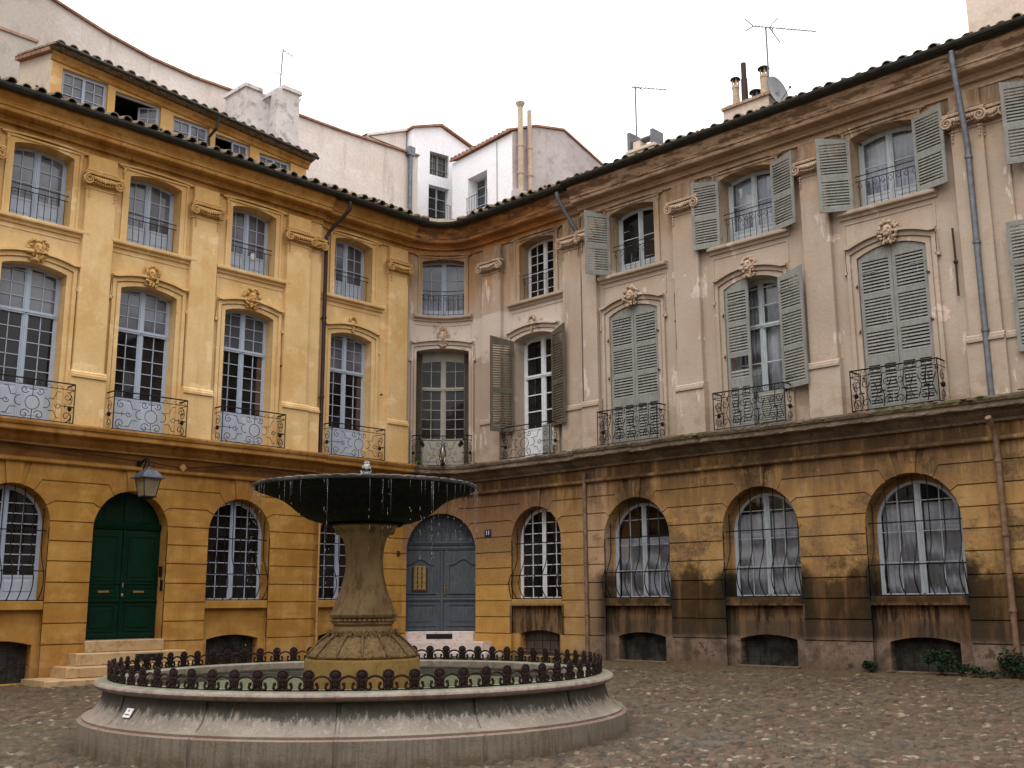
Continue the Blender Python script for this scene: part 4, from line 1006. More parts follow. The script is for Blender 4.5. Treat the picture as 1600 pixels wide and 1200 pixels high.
for i,(c,wd,k) in enumerate(GRW):
    h=house_l if c<UB else house_r; y=v0(c); zs,rise=gz(c,wd); left=h is house_l
    if k=='win':
        yf=y-.34; fw=wd-.03; fm=M['frame_l'] if left else (M['frame_w'] if c<4 else M['frame_d'])
        mb=MB()
        if left: bars(mb,c,fw,.08,zs,fw,yf,.05,2,7,fr=.055,bar=.02,panel=.62 if i<2 else None)
        elif c<4: bars(mb,c,fw,.08,zs,fw,yf,.05,2,7,fr=.06,bar=.022)
        else:
            fw=wd-.10; bars(mb,c,fw,.08,zs-.03,fw,yf,.05,2,3,fr=.058,bar=.016,meet=.038)
        wn=obj('ground_floor_window',mb,fm,h)
        cu=c>4
        rb=MB(); rb.strip([(c-fw+.01,.06)]+arc_pts(c,fw-.01,zs-(.03 if cu else 0),fw-.01,20)+[(c+fw-.01,.06)],[(c-wd-.02,.06)]+arc_pts(c,wd+.02,zs,wd+.02,20)+[(c+wd+.02,.06)],yf-.1,yf-.008); obj('rebate',rb,M['gr_l'] if left else M['gr_r'],wn)
        pm=MB(); panes(pm,c,fw,.08,zs-.03,fw,yf-.03,4,6,.005,random.Random(90+i)); obj('pane',pm,M['clear'] if cu else M['glass'],wn)
        if cu:
            curtain(c,fw*.96,.12,1.55 if c<8 else 1.95,yf-.12,wn,M['curt_d'],seed=i*3,gap=.01 if c<8 else .06)
            mb=MB(); mb.face([(c-wd,yf-.4,0),(c+wd,yf-.4,0),(c+wd,yf-.4,zs+rise),(c-wd,yf-.4,zs+rise)])
            L_=outline(c,wd,.0,zs,rise)
            for j in range(len(L_)): p,q_=L_[j],L_[(j+1)%len(L_)]; mb.face([(p[0],yf-.06,p[1]),(q_[0],yf-.06,q_[1]),(q_[0],yf-.4,q_[1]),(p[0],yf-.4,p[1])])
            obj('interior',mb,M['dark'],wn)
        grille(wn,c,wd,zs,rise,y,8 if left else 7,heavy=not left)
        cellar(wn,c,h)
    elif k=='green':
        yd=y-.36; mb=MB()
        mb.poly(outline(c,wd,-.76,zs,rise),yd-.05,yd)                                   # backing and fan light
        mb.prof(c-wd,c+wd,[(yd,1.66),(yd+.05,1.68),(yd+.08,1.75),(yd+.09,1.80),(yd+.04,1.84),(yd,1.86)])
        mb.bev(c-.028,c+.028,yd,yd+.075,-.74,1.67,.012)
        for s in(-1,1):
            a,b=sorted((c+s*.03,c+s*(wd-.02))); mb.bev(a,b,yd,yd+.035,-.74,1.66,.006)
            for z0_,z1_,d in((-.60,.0,.018),(.16,.40,.018),(.52,1.55,.018)):
                mb.strip([(a+.09,z0_),(b-.09,z0_),(b-.09,z1_),(a+.09,z1_),(a+.09,z0_)],[(a+.125,z0_+.035),(b-.125,z0_+.035),(b-.125,z1_-.035),(a+.125,z1_-.035),(a+.125,z0_+.035)],yd+.03,yd+.055)
                mb.bev(a+.16,b-.16,yd+.03,yd+.046,z0_+.07,z1_-.07,.02)
            mb.prof(a,b,[(yd+.03,.04),(yd+.07,.06),(yd+.07,.09),(yd+.03,.11)]); mb.prof(a,b,[(yd+.03,.44),(yd+.06,.45),(yd+.06,.47),(yd+.03,.49)])
            mb.bev(a,b,yd+.03,yd+.05,-.74,-.64,.01)
        mb.box(c-.03,c+.03,yd,yd+.03,1.86,2.40); mb.box(c-.5,c-.46,yd,yd+.02,1.86,2.3); mb.box(c+.46,c+.5,yd,yd+.02,1.86,2.3)
        d=obj('carriage_door',mb,M['green'],h,label='dark green double door under a round arch')
        mb=MB(); 
        for s in(-1,1): mb.bev(c+s*.42-.13,c+s*.42+.13,yd+.04,yd+.062,.25,.30,.01)
        mb.ball((c+.0,yd+.10,.20),(.03,.035,.045),8,6); mb.tube([(c+.01,yd+.09,.38),(c+.01,yd+.09,.48)],.018,6)
        obj('handle',mb,M['brass'],d)
        mb=MB(False) 
        mb=MB(); mb.bev(c+wd-.02,c+wd+.0,y-.2,y-.1,.3,.55,.004); mb.box(c+wd-.06,c+wd-.01,y-.22,y-.14,.62,.86); obj('entry_phone',mb,M['iron'],d)
    else:
        yd=y-.34; mb=MB(); zs2=1.50
        mb.poly(outline(c,wd,-.80,zs,rise),yd-.05,yd)
        mb.prof(c-wd,c+wd,[(yd,1.46),(yd+.05,1.48),(yd+.07,1.54),(yd+.03,1.58),(yd+.06,1.62),(yd+.09,1.68),(yd,1.72)])
        mb.bev(c-.045,c+.045,yd,yd+.08,-.78,1.46,.015)
        mb.strip(arc_pts(c,wd-.02,zs,rise-.02,16),arc_pts(c,wd-.10,zs,rise-.10,16),yd,yd+.05)
        for s in(-1,1):
            a,b=sorted((c+s*.045,c+s*(wd-.02))); mb.bev(a,b,yd,yd+.03,-.78,1.46,.006)
            # curved-head upper panel
            m_=(a+b)/2; hwp=(b-a)/2-.11
            def head(t): x=(t-.5)*2; return 1.08+ .17*(.5+.5*math.cos(PI*min(1,abs(x)*1.15)))
            A=[(m_-hwp,.24),(m_+hwp,.24)]+[(m_+hwp-2*hwp*i/16,head(1-i/16)) for i in range(17)]+[(m_-hwp,.24)]
            cx_,cz_=m_,.7
            B_=[(cx_+(p[0]-cx_)*.88,cz_+(p[1]-cz_)*.92) for p in A]; mb.strip(A,B_,yd+.025,yd+.065)
            z0_,z1_=-.66,-.02
            mb.strip([(a+.10,z0_),(b-.10,z0_),(b-.10,z1_),(a+.10,z1_),(a+.10,z0_)],[(a+.16,z0_+.05),(b-.16,z0_+.05),(b-.16,z1_-.05),(a+.16,z1_-.05),(a+.16,z0_+.05)],yd+.025,yd+.055)
            mb.bev(a+.2,b-.2,yd+.025,yd+.045,z0_+.1,z1_-.1,.03)
            mb.prof(a,b,[(yd+.025,.04),(yd+.06,.05),(yd+.075,.09),(yd+.05,.12),(yd+.06,.16),(yd+.025,.18)])
        d=obj('blue_door',mb,M['blue'],h,label='slate blue double door in the concave corner')
        mb=MB()
        mb.bev(-.87,-.42,yd+.05,yd+.075,.30,.98,.006); obj('notice_board',mb,M['dkb'] if 'dkb' in M else M['rod'],d)
        mb=MB(); mb.box(-.82,-.47,yd+.0762,yd+.09,.99,1.03); 
        for c_ in range(3): mb.box(-.82+c_*.13,-.73+c_*.13,yd+.0762,yd+.081,.36,.992)
        for r_ in range(5): mb.box(-.83,-.46,yd+.0811,yd+.083,.38+r_*.12,.40+r_*.12)
        hb=MB(); hb.ball((.09,yd+.09,.50),(.03,.03,.03),8,6); hb.tube([(.09,yd+.07,.20),(.09,yd+.07,.50)],.028,6); obj('door_handle',hb,M['brass'],d)
        obj('entry_panel',mb,M['brass'],d)
        mb=MB(); rnd=random.Random(5)       # wrought iron fan light
        for kk in range(9):
            x=-1.0+2.*kk/8; zt=arc_z(min(abs(x),wd-.15),wd-.1,zs,rise-.1)
            mb.tube([(x*.9,yd+.03,1.74),(x,yd+.04,zt)],.008,4)
            zc=(1.74+zt)/2
            if zt-1.74>.15:
                for s in(-1,1): mb.tube([(x+s*a,yd+.04,zc+b) for a,b in spiral(.05,0,.06,1.1,PI/2,-1,10,.2)],.007,4)
        obj('fanlight_scrolls',mb,M['pipe_g'],d)
# apron behind cellar for door arches: steps in front
mb=MB(); c=-9.55; g=gnd(c,.5)
mb.bev(c-.92,c+.92,-.5,.08,-1.02,-.775,.015); mb.bev(c-1.27,c+.98+.3,0,.45,-1.28,-1.02,.02); mb.bev(c-1.62,c+1.5,0,.80,-1.50,-1.28,.02); mb.bev(c-2.2,c+1.8,0,1.15,-1.95,-1.50,.02)
st=obj('doorstep',mb,M['steps'],house_l); 
mb=MB(); mb.poly([(c+.05,-1.22),(c+.70,-1.22),(c+.70,-1.07),(c+.05,-1.07)],.45,.458); obj('vent_slot',mb,M['dark'],st)
mb=MB(); mb.bev(-1.22,1.22,-.6,.0,-1.06,-.795,.012); mb.bev(-1.5,1.95,-.5,.3,-1.32,-1.06,.015); mb.bev(-1.5,2.3,-.5,.55,-1.85,-1.32,.015)
st=obj('corner_doorstep',mb,M['steps_p'],house_r)
mb=MB(); mb.box(-.52,.42,-.01,.006,-1.0,-.86); obj('vent_slot',mb,M['dark'],st)

# ---- pipes
def pipe(h,name,pts,r,mat,brk=(),label=None,n=8):
    mb=MB(); mb.tube(pts,r,n)
    for (U,v,z) in brk: mb.tube([(U,v,z-.03),(U,v,z+.03)],r*1.28,n); mb.box(U-.015,U+.015,v-.25,v,z-.01,z+.01)
    return obj(name,mb,mat,h,smooth=True,auto=50,label=label)
pipe(house_l,'downpipe',[(-4.14,.66,10.84),(-4.14,.66,10.62),(-4.2,.5,10.46),(-4.38,.12,10.08),(-4.44,.04,9.9),(-4.44,.04,3.86)],.055,M['pipe_d'],[(-4.44,.04,z) for z in(9.7,7.6,5.4)])
pipe(house_l,'thin_pipe',[(-4.36,.0,3.0),(-4.36,.0,-1.6)],.03,M['pipe_o'],[(-4.36,0,1.5),(-4.36,0,-.4)])
pipe(house_r,'downpipe',[(5.42,.03,9.7),(5.52,.03,8.4),(5.53,.03,3.86)],.045,M['pipe_w'],[(5.53,.03,z) for z in(7.4,5.2)],label='thin downpipe painted like the wall')
pipe(house_r,'upper_downpipe',[(5.18,.66,10.84),(5.18,.62,10.65),(5.22,.34,10.3),(5.42,.03,9.66)],.06,M['pipe_g'])
pipe(house_r,'lower_downpipe',[(5.44,.05,3.25),(5.44,.05,1.0),(5.46,.07,-1.45)],.055,M['pipe_b'],[(5.44,.06,1.0),(5.45,.06,-.3)])
pipe(house_r,'grey_downpipe',[(15.85,.68,10.87),(15.85,.68,10.68),(15.83,.22,9.0),(15.82,.20,8.8),(15.82,.20,3.84)],.06,M['pipe_g'],[(15.82,.20,z) for z in(8.75,6.95,5.15)],label='grey zinc downpipe beside the right pilaster')
pipe(house_r,'lower_downpipe',[(15.79,.42,3.4),(15.79,.12,3.15),(15.79,.10,3.0),(15.80,.10,-1.4)],.06,M['pipe_b'],[(15.79,.10,z) for z in(2.6,1.2,-.2)])
for U,a,b in((8.50,6.02,7.44),(15.33,5.97,7.39)):
    mb=MB(); mb.tube([(U,.09,a),(U,.07,(a+b)/2),(U,.09,b)],.024,6); mb.ball((U,.07,(a+b)/2),(.05,.05,.05),7,5); obj('iron_tie',mb,M['rod'],house_r)
# thin pipes painted into the wall fabric, small pegs
mb=MB(); rnd=random.Random(8)
for c,wd in FRW:
    if c<0: mb.ball((c+1.0,.03,5.9+rnd.uniform(-.2,.3)),(.03,.05,.03),6,5)
    elif c>5:
        for z in(4.6,5.6,6.6): 
            for s in(-1,1): mb.tube([(c+s*(wd+.03),0,z),(c+s*(wd+.03),.08,z)],.02,5); mb.tube([(c+s*(wd+.0),.08,z-.04),(c+s*(wd+.0),.08,z+.04)],.014,5)
obj('shutter_pins',mb,M['rod'],house_r)
mb=MB(); mb.bev(1.63,1.89,v0(2)-.0,v0(2)+.018,1.80,1.99,.004); np_=obj('number_plate',mb,M['enamel'],house_r,label='small blue enamel plate with the number 11')
def text(s,U,v,z,size,mat,parent,name='numeral'):
    cu=bpy.data.curves.new('t','FONT'); cu.body=s; cu.size=size; cu.align_x='CENTER'; cu.align_y='CENTER'; cu.extrude=.002
    t=bpy.data.objects.new('t',cu); COL.objects.link(t); bpy.context.view_layer.update()
    me=bpy.data.meshes.new_from_object(t.evaluated_get(bpy.context.evaluated_depsgraph_get())); bpy.data.objects.remove(t)
    me.name=name; me.materials.clear(); me.materials.append(mat)
    o=bpy.data.objects.new(name,me); COL.objects.link(o); o.parent=parent
    a=FA(U); o.location=Vector(F(U,v,z))-WLOC[parent]; o.rotation_euler=(PI/2,0,a); WLOC[o]=Vector(F(U,v,z)); return o
text('11',1.76,v0(2)+.021,1.895,.17,M['enw'],np_)
# intercom box left of the blue door, small marks
mb=MB(); mb.bev(-1.62,-1.52,v0(-1.5)+.0,v0(-1.5)+.03,1.28,1.42,.004); obj('door_bell',mb,M['rod'],house_l)

# ---- attic storey of the ochre house
VB=-1.5
def attic():
    a=MB(); U0,U1=-11.62,-4.12; zt0=12.95
    wins=[(-10.76,.585),(-9.35,.63),(-7.83,.54),(-6.56,.55),(-5.18,.53)]
    def ztop(U): return 13.22+(U+11.6)*(12.62-13.22)/7.5
    holes=[[(c-w_,11.9),(c-w_,ztop(c)-.24),(c+w_,ztop(c)-.24),(c+w_,11.9)] for c,w_ in wins]
    a.poly([(U0,11.0),(U1,11.0),(U1,ztop(U1)),(U0,ztop(U0))],VB,VB,holes)
    for hl in holes:
        for i in range(4): p,q_=hl[i],hl[(i+1)%4]; a.face([(p[0],VB,p[1]),(q_[0],VB,q_[1]),(q_[0],VB-.2,q_[1]),(p[0],VB-.2,p[1])])
    # cheeks
    w_=obj('attic_wall',a,M['up_l'],house_l)
    for U in(U0,U1): a=MB(); a.face([(U,VB,11.0),(U,VB,ztop(U)),(U,VB-2.1,ztop(U)+.52),(U,VB-2.1,11.0)]); obj('attic_side_wall',a,M['beige2'],house_l)
    # moulding under eave
    mb=MB(); n=1
    P0=[(0,-.20),(.05,-.18),(.08,-.10),(.14,-.05),(.14,0),(0,0)]
    for i in range(len(P0)-1):
        (v1,z1),(v2,z2)=P0[i],P0[i+1]; mb.face([(U0-.05,VB+v1,ztop(U0)+z1),(U1+.05,VB+v1,ztop(U1)+z1),(U1+.05,VB+v2,ztop(U1)+z2),(U0-.05,VB+v2,ztop(U0)+z2)])
    obj('attic_cornice',mb,M['corn_l'],w_)
    mb=MB(False); U=U0+.05; rnd=random.Random(21); sl=.245
    while U<U1+.2:
        r=.115; k=6; z0=ztop(U)+.115+rnd.uniform(-.01,.015); d0=-VB-.36+rnd.uniform(-.03,.03); dd=-VB+2.15
        for i in range(k):
            A=[(U-r*math.cos(PI*j/k),r*math.sin(PI*j/k)) for j in(i,i+1)]; B=[(U-(r-.02)*math.cos(PI*j/k),(r-.02)*math.sin(PI*j/k)) for j in(i,i+1)]
            z1=z0+(dd-d0)*sl
            mb.face([(A[0][0],d0,z0+A[0][1]),(A[1][0],d0,z0+A[1][1]),(A[1][0],dd,z1+A[1][1]),(A[0][0],dd,z1+A[0][1])]); mb.face([(A[0][0],d0,z0+A[0][1]),(A[1][0],d0,z0+A[1][1]),(B[1][0],d0,z0+B[1][1]),(B[0][0],d0,z0+B[0][1])])
            mb.face([(B[0][0],d0,z0+B[0][1]),(B[1][0],d0,z0+B[1][1]),(B[1][0],d0+.4,z0+.4*sl+B[1][1]),(B[0][0],d0+.4,z0+.4*sl+B[0][1])])
        if rnd.random()<.6: mb.ball((U+rnd.uniform(-.08,.08),d0+.06,z0+.09),(.05,.05,.03),5,4)
        U+=.30
    mb.face([(U0-.12,-VB-.30,ztop(U0)+.07),(U1+.12,-VB-.30,ztop(U1)+.07),(U1+.12,-VB+2.15,ztop(U1)+.07+2.45*sl),(U0-.12,-VB+2.15,ztop(U0)+.07+2.45*sl)])
    mb.face([(U0-.12,-VB-.30,ztop(U0)+.07),(U1+.12,-VB-.30,ztop(U1)+.07),(U1+.12,-VB,ztop(U1)+.0),(U0-.12,-VB,ztop(U0)+.0)])
    mb.face([(U0,-VB+2.1,11.5),(U1,-VB+2.1,11.5),(U1,-VB+2.1,ztop(U1)+.55),(U0,-VB+2.1,ztop(U0)+.55)])
    obj('attic_tile_roof',mb,M['tiles'],house_l)
    vg=MB(False)
    for k in range(8): t0,t1=k/8*2.2-.1,(k+.86)/8*2.2-.1; za=ztop(U0)+.10+t0*.245; zb=ztop(U0)+.10+t1*.245; vg.mesh([(U0-.14,1.5+t0,za-.09),(U0+.06,1.5+t0,za-.09),(U0+.06,1.5+t1,zb-.09),(U0-.14,1.5+t1,zb-.09),(U0-.14,1.5+t0,za),(U0+.06,1.5+t0,za),(U0+.06,1.5+t1,zb),(U0-.14,1.5+t1,zb)],[(0,3,2,1),(4,5,6,7),(0,1,5,4),(1,2,6,5),(2,3,7,6),(3,0,4,7)])
    obj('verge_tiles',vg,M['tiles_red'],house_l)
    mb=MB(); mb.tube([(U0-.1,VB+.42,ztop(U0)+.06),(U1+.12,VB+.42,ztop(U1)+.06)],.05,8); mb.tube([(-7.28,VB+.42,ztop(-7.3)+.04),(-7.3,VB+.36,12.55),(-7.36,VB+.10,12.35),(-7.36,VB+.08,11.4)],.04,7)
    obj('attic_gutter',mb,M['gutter'],house_l)
    for i,(c,wd) in enumerate(wins):
        mb=MB(); y=VB-.10; zt=ztop(c)-.24; z0=11.9; f=.045
        mb.box(c-wd,c+wd,y-.05,y,zt-f,zt); mb.box(c-wd+f,c+wd-f,y-.05,y,z0-.0,z0+f); mb.box(c-wd,c-wd+f,y-.05,y,z0,zt-f); mb.box(c+wd-f,c+wd,y-.05,y,z0,zt-f)
        leaves={0:[(-1,0),(0,1)],1:[],2:[(-1,0),(0,1)],3:[(.05,1)],4:[(-1,0),(0,1)]}[i]
        for a_,b_ in leaves:
            xa,xb=c+a_*(wd-f),c+b_*(wd-f); g=.035
            mb.box(xa,xa+g,y-.05,y+.01,z0,zt-f); mb.box(xb-g,xb,y-.05,y+.01,z0,zt-f); mb.box(xa+g,xb-g,y-.05,y+.01,zt-f-g,zt-f); xm=(xa+xb)/2
            mb.box(xm-.01,xm+.01,y-.04,y,z0,zt-f-g)
            for k in range(4): z=zt-f-g-.26*(k+1); mb.box(xa+g,xb-g,y-.04,y,z-.009,z+.009)
        wn=obj('attic_window',mb,M['frame_l'],w_)
        pm=MB()
        for a_,b_ in leaves: pm.face([(c+a_*(wd-f),y-.03,z0),(c+b_*(wd-f),y-.03,z0),(c+b_*(wd-f),y-.03,zt-f),(c+a_*(wd-f),y-.03,zt-f)])
        if leaves: obj('pane',pm,M['glass_b'],wn)
        bk=MB(); bk.box(c-wd,c+wd,y-1.3,y-1.25,z0-.2,zt+.1); bk.box(c-wd-.02,c-wd,y-1.3,y-.12,z0-.2,zt+.1); bk.box(c+wd,c+wd+.02,y-1.3,y-.12,z0-.2,zt+.1); bk.box(c-wd,c+wd,y-1.3,y-.12,zt,zt+.02); obj('interior',bk,M['dark'] if i!=1 else M['curt_d'] if False else M['dark'],wn)
        if i in(1,3):      # an opened casement
            mb=MB(False); Wd=wd*.78; zb=z0
            for x0,x1,z_0,z_1 in((0,.04,zb,zt-f),(Wd-.04,Wd,zb,zt-f),(.04,Wd-.04,zt-f-.04,zt-f),(Wd/2-.01,Wd/2+.01,zb,zt-f-.04)): mb.box(x0,x1,0,.04,z_0,z_1)
            for k in range(4): mb.box(.04,Wd-.04,.005,.03,zt-f-.04-.26*(k+1)-.009,zt-f-.04-.26*(k+1)+.009)
            ang=R_(35 if i==1 else 20); U_=c+wd-f; v_=y+.01
            mb.V=[(U_-x*math.cos(ang)+yy*math.sin(ang)*0,-(v_-x*math.sin(ang)-yy),z) for x,yy,z in mb.V]
            lf=obj('open_casement',mb,M['frame_l'],wn)
            pm=MB(False); pm.V=[(U_-x*math.cos(ang),-(v_-x*math.sin(ang)-.015),z) for x,z in((.03,zb),(Wd-.03,zb),(Wd-.03,zt-f-.03),(.03,zt-f-.03))]; pm.Fc=[[0,1,2,3]]; pm.mi=[0]; 
            if i==1: obj('pane',pm,M['glass_b'],wn)
attic()

# ------------------------------------------------------------------ chimneys, flues on the weathered house's roof (part of the house)
def WR(d,U,z): return (d,-U,z)
mb=MB(False); mb.box(2.0,2.75,-10.2,-8.82,11.3,12.86); ch=obj('chimney',mb,M['beige2'],house_r,label='wide rendered chimney with four pots')
mb=MB(False); rnd=random.Random(2)
for i in range(9): y=-10.27+i*.165; mb.box(1.93+rnd.uniform(-.01,.01),2.82,y,y+.155,12.86,12.93+rnd.uniform(0,.015))
obj('brick_cap',mb,M['brick'],ch)
def pot(U,z0,z1,r,mat,cap='cone',parent=ch,d=2.35):
    mb=MB(False); mb.lathe(d,-U,[(r*1.05,z0),(r*1.0,z1-.34),(r*1.12,z1-.33),(r*1.12,z1-.28),(r,z1-.27),(r,z1-.25)],14)
    for k in range(4): a=PI/4+k*PI/2; mb.box(d+r*.8*math.cos(a)-.015,d+r*.8*math.cos(a)+.015,-U+r*.8*math.sin(a)-.015,-U+r*.8*math.sin(a)+.015,z1-.27,z1-.06)
    o=obj('chimney_pot',mb,mat,parent,smooth=True,auto=40)
    mb=MB(False); mb.lathe(d,-U,[(r*1.5,z1-.08),(r*1.45,z1-.05),(r*1.1,z1-.015),(.001,z1)],14); mb.lathe(d,-U,[(r*1.5,z1-.08),(.001,z1-.06)],14); obj('pot_cap',mb,M['gutter'],parent,smooth=True)
pot(9.03,12.92,13.90,.095,M['terra']); pot(9.90,12.92,13.90,.11,M['terra']); pot(9.63,12.92,13.32,.12,M['alu'])
mb=MB(False); mb.tube([(2.35,-9.30,12.9),(2.35,-9.30,13.75)],.10,10,r1=.09); mb.tube([(2.35,-9.30,13.75),(2.35,-9.30,14.22)],.075,10); obj('dark_flue',mb,M['pipe_d'],ch,smooth=True,auto=40)
mb=MB(False); mb.box(2.0,2.6,-6.50,-5.6,11.3,12.62); mb.box(1.95,2.65,-6.56,-5.54,12.62,12.70); mb.box(2.05,2.5,-6.0,-5.75,12.7,12.95); ch2=obj('chimney',mb,M['beige2'],house_r,label='small chimney with two upright slabs')
mb=MB(False); mb.box(2.0,2.5,-5.68,-5.58,12.62,13.28); mb.box(2.0,2.5,-6.50,-6.40,12.75,13.15); mb.box(2.1,2.4,-6.40,-5.68,12.98,13.03); obj('cowl_slabs',mb,M['alu'],ch2)
mb=MB(False); mb.lathe(2.35,-6.78,[(.11,11.6),(.11,12.35),(.10,12.36)],12); 
o=obj('chimney_pot',mb,M['brick'],ch2,smooth=True,auto=40)
mb=MB(False); mb.lathe(2.35,-6.78,[(.06,12.36),(.07,12.44),(.18,12.46),(.19,12.50),(.06,12.58),(.001,12.60)],12); obj('pot_cap',mb,M['pipe_d'],ch2,smooth=True,auto=40)

def antenna(name,label,base,top,boom,n,arms=(),parts=True):
    t=thing(name,label,'antenna',base,'television antennas on the roofs')
    mb=MB(False); mb.tube([base,top],.024,6); obj('mast',mb,M['alu'],t)
    mb=MB(False); (x0,y0,z0),(x1,y1,z1)=boom; mb.tube([boom[0],boom[1]],.016,5); d=Vector(boom[1])-Vector(boom[0]); sdv=Vector((-d.y,d.x,0)).normalized()
    for i in range(n):
        p=Vector(boom[0])+d*((i+.5)/n)*.98; L_=.13-.05*i/n; mb.tube([tuple(p-sdv*L_),tuple(p+sdv*L_)],.009,4)
    obj('boom',mb,M['alu'],t)
    if arms:
        st_=sorted(set(a for a,b in arms))
        for s0 in st_:
            mb=MB(False)
            for a,b in arms:
                if a==s0: mb.tube([a,b],.017,4)
            obj('reflector',mb,M['alu'],t)
    return t
m_=(2.2,-10.12)
antenna('roof_antenna','tall television antenna with long boom and V shaped reflectors above the wide chimney','x' and (2.2,-10.12,11.75),(2.2,-10.12,14.88),((1.92,-9.91,14.9),(3.34,-10.97,14.9)),17,
 [((2.28,-10.18,14.9),(2.50,-10.34,15.22)),((2.28,-10.18,14.9),(2.50,-10.34,14.5)),((1.92,-9.91,14.9),(1.74,-9.77,15.1)),((1.92,-9.91,14.9),(1.74,-9.77,14.74)),((2.35,-10.23,14.9),(2.35,-10.23,14.74))])
antenna('roof_antenna','slim television antenna rising behind the small chimney with two slabs',(2.2,-5.78,11.7),(2.2,-5.78,14.75),((2.1,-5.71,14.72),(2.98,-6.36,14.72)),9,[((2.28,-5.84,14.72),(2.34,-5.88,14.92)),((2.28,-5.84,14.72),(2.4,-5.93,14.64))])
antenna('roof_antenna','thin antenna with short crosspieces on top of the white double chimney',(-2.85,5.0,16.6),(-2.78,5.0,18.15),((-2.78,5.0,18.1),(-2.35,5.0,18.02)),3,[((-2.82,5,17.2),(-3.05,5,17.2))])
t=thing('roof_antenna','tiny bent aerial on the right flank of the white double chimney','antenna',(-2.3,5.0,16.2),'television antennas on the roofs')
mb=MB(False); mb.tube([(-2.4,5,16.2),(-2.2,5,16.28),(-2.05,5,16.5),(-2.0,5,16.62)],.015,5); mb.tube([(-2.1,5,16.58),(-1.8,5,16.6)],.012,4); obj('mast',mb,M['alu'],t)
# satellite dish
t=thing('satellite_dish','grey round satellite dish on the roof beside the wide chimney','satellite dish',(2.0,-10.45,11.8))
mb=MB(False); n=28; V=[]; c0=Vector((2.0,-10.42,12.86)); nrm=Vector((.35,-.90,.25)).normalized(); nrm=Vector((-.12,-.95,.16)).normalized(); e1=nrm.orthogonal().normalized(); e2=nrm.cross(e1)
for k in range(7):
    r=.42*k/6
    for j in range(n): a=2*PI*j/n; V.append(tuple(c0+(e1*math.cos(a)+e2*math.sin(a))*r+nrm*(.07*(r/.42)**2)))
mb.mesh(V,[[k*n+j,k*n+(j+1)%n,(k+1)*n+(j+1)%n,(k+1)*n+j] for k in range(6) for j in range(n)])
V2=[tuple(Vector(v)-nrm*.012) for v in V]; mb.mesh(V2,[[k*n+j,k*n+(j+1)%n,(k+1)*n+(j+1)%n,(k+1)*n+j] for k in range(6) for j in range(n)])
obj('reflector',mb,M['dish'],t,smooth=True)
mb=MB(False); mb.tube([tuple(c0+Vector((0,0,-.40))),tuple(c0+nrm*.42+Vector((0,0,-.12)))],.014,5); mb.ball(tuple(c0+nrm*.44+Vector((0,0,-.1))),.04,8,6); mb.tube([(2.1,-10.45,11.7),(2.06,-10.43,12.8)],.025,6); mb.tube([tuple(c0+nrm*.05+e1*.12),tuple(c0+nrm*.05-e1*.12)],.02,5); obj('arm',mb,M['alu'],t)

# ------------------------------------------------------------------ houses behind
def prism(mb,foot,zb,tops):
    """vertical prism; foot list of (x,y); tops matching z"""
    n=len(foot)
    for i in range(n):
        j=(i+1)%n; mb.face([(*foot[i],zb),(*foot[j],zb),(*foot[j],tops[j]),(*foot[i],tops[i])])
def wall_poly(mb,A,B,pts,th):
    """vertical slab from A towards B in plan with outline pts (distance, z), thickness th to the back"""
    A=Vector((*A,0)); B=Vector((*B,0)); d=(B-A).normalized(); nb=Vector((-d.y,d.x,0))
    tri=tessellate_polygon([[Vector((p[0],p[1],0)) for p in pts]]); n=len(pts)
    V=[tuple(A+d*p[0]+Vector((0,0,p[1]))) for p in pts]+[tuple(A+d*p[0]+nb*th+Vector((0,0,p[1]))) for p in pts]
    mb.mesh(V,[list(t) for t in tri]+[[n+i for i in t] for t in tri]+[[i,(i+1)%n,n+(i+1)%n,n+i] for i in range(n)])
# long beige house with a swept top
t=thing('beige_house','tall blank beige house behind the attic with a swept roofline','house',(-3,9,-1.6))
top=[(-14.5,19.6),(-12.6,18.95),(-11.2,18.38),(-9.66,17.81),(-8.93,17.63),(-7.89,17.37),(-6.46,17.13),(-4.93,17.03),(-2.87,17.08),(1.18,17.12),(4.95,17.3)]
mb=MB(False); wall_poly(mb,(0,7.0),(1,7.0),[(-14.5,-1.6)]+top+[(4.95,-1.6)],6); obj('wall',mb,M['beige'],t)
mb=MB(False)
for (a,b),(c,d) in zip(top[:-1],top[1:]):
    mb.mesh([(a,6.90,b),(c,6.90,d),(c,7.3,d),(a,7.3,b),(a,6.90,b+.07),(c,6.90,d+.07),(c,7.3,d+.07),(a,7.3,b+.07)],[(0,1,5,4),(4,5,6,7),(3,2,1,0)])
obj('coping_tiles',mb,M['tiles_red'],t)
mb=MB(False); mb.tube([(4.45,6.86,17.2),(4.45,6.86,10.5)],.09,8); mb.box(4.3,4.6,6.75,7.0,17.15,17.5); obj('downpipe',mb,M['pipe_g'],t,smooth=True,auto=40)
mb=MB(False); mb.box(-2.42,-2.1,5.1,6.98,12,14.2); mb.mesh([(-2.42,5.1,14.2),(-2.1,5.1,14.2),(-2.1,6.98,16.9),(-2.42,6.98,16.9),(-2.42,6.98,14.2),(-2.1,6.98,14.2)],[(0,1,2,3),(0,3,4),(1,5,2)]); obj('side_wall',mb,M['brick'],t)
mb=MB(False); mb.face([(1.6,9,17.1),(3.6,9,17.1),(3.2,9,17.75),(2.6,9,17.9)]); mb.box(1.8,3.2,9,10.5,16.8,17.55); obj('roof',mb,M['tiles_red'],t)
t=thing('double_chimney','stained white double chimney rising behind the right end of the attic roof','chimney',(-3.2,5.2,12.0))
mb=MB(False); mb.box(-4.12,-3.22,5.0,6.2,12.2,16.30); mb.box(-4.18,-3.5,4.93,6.26,16.30,16.42); obj('left_stack',mb,M['chim'],t)
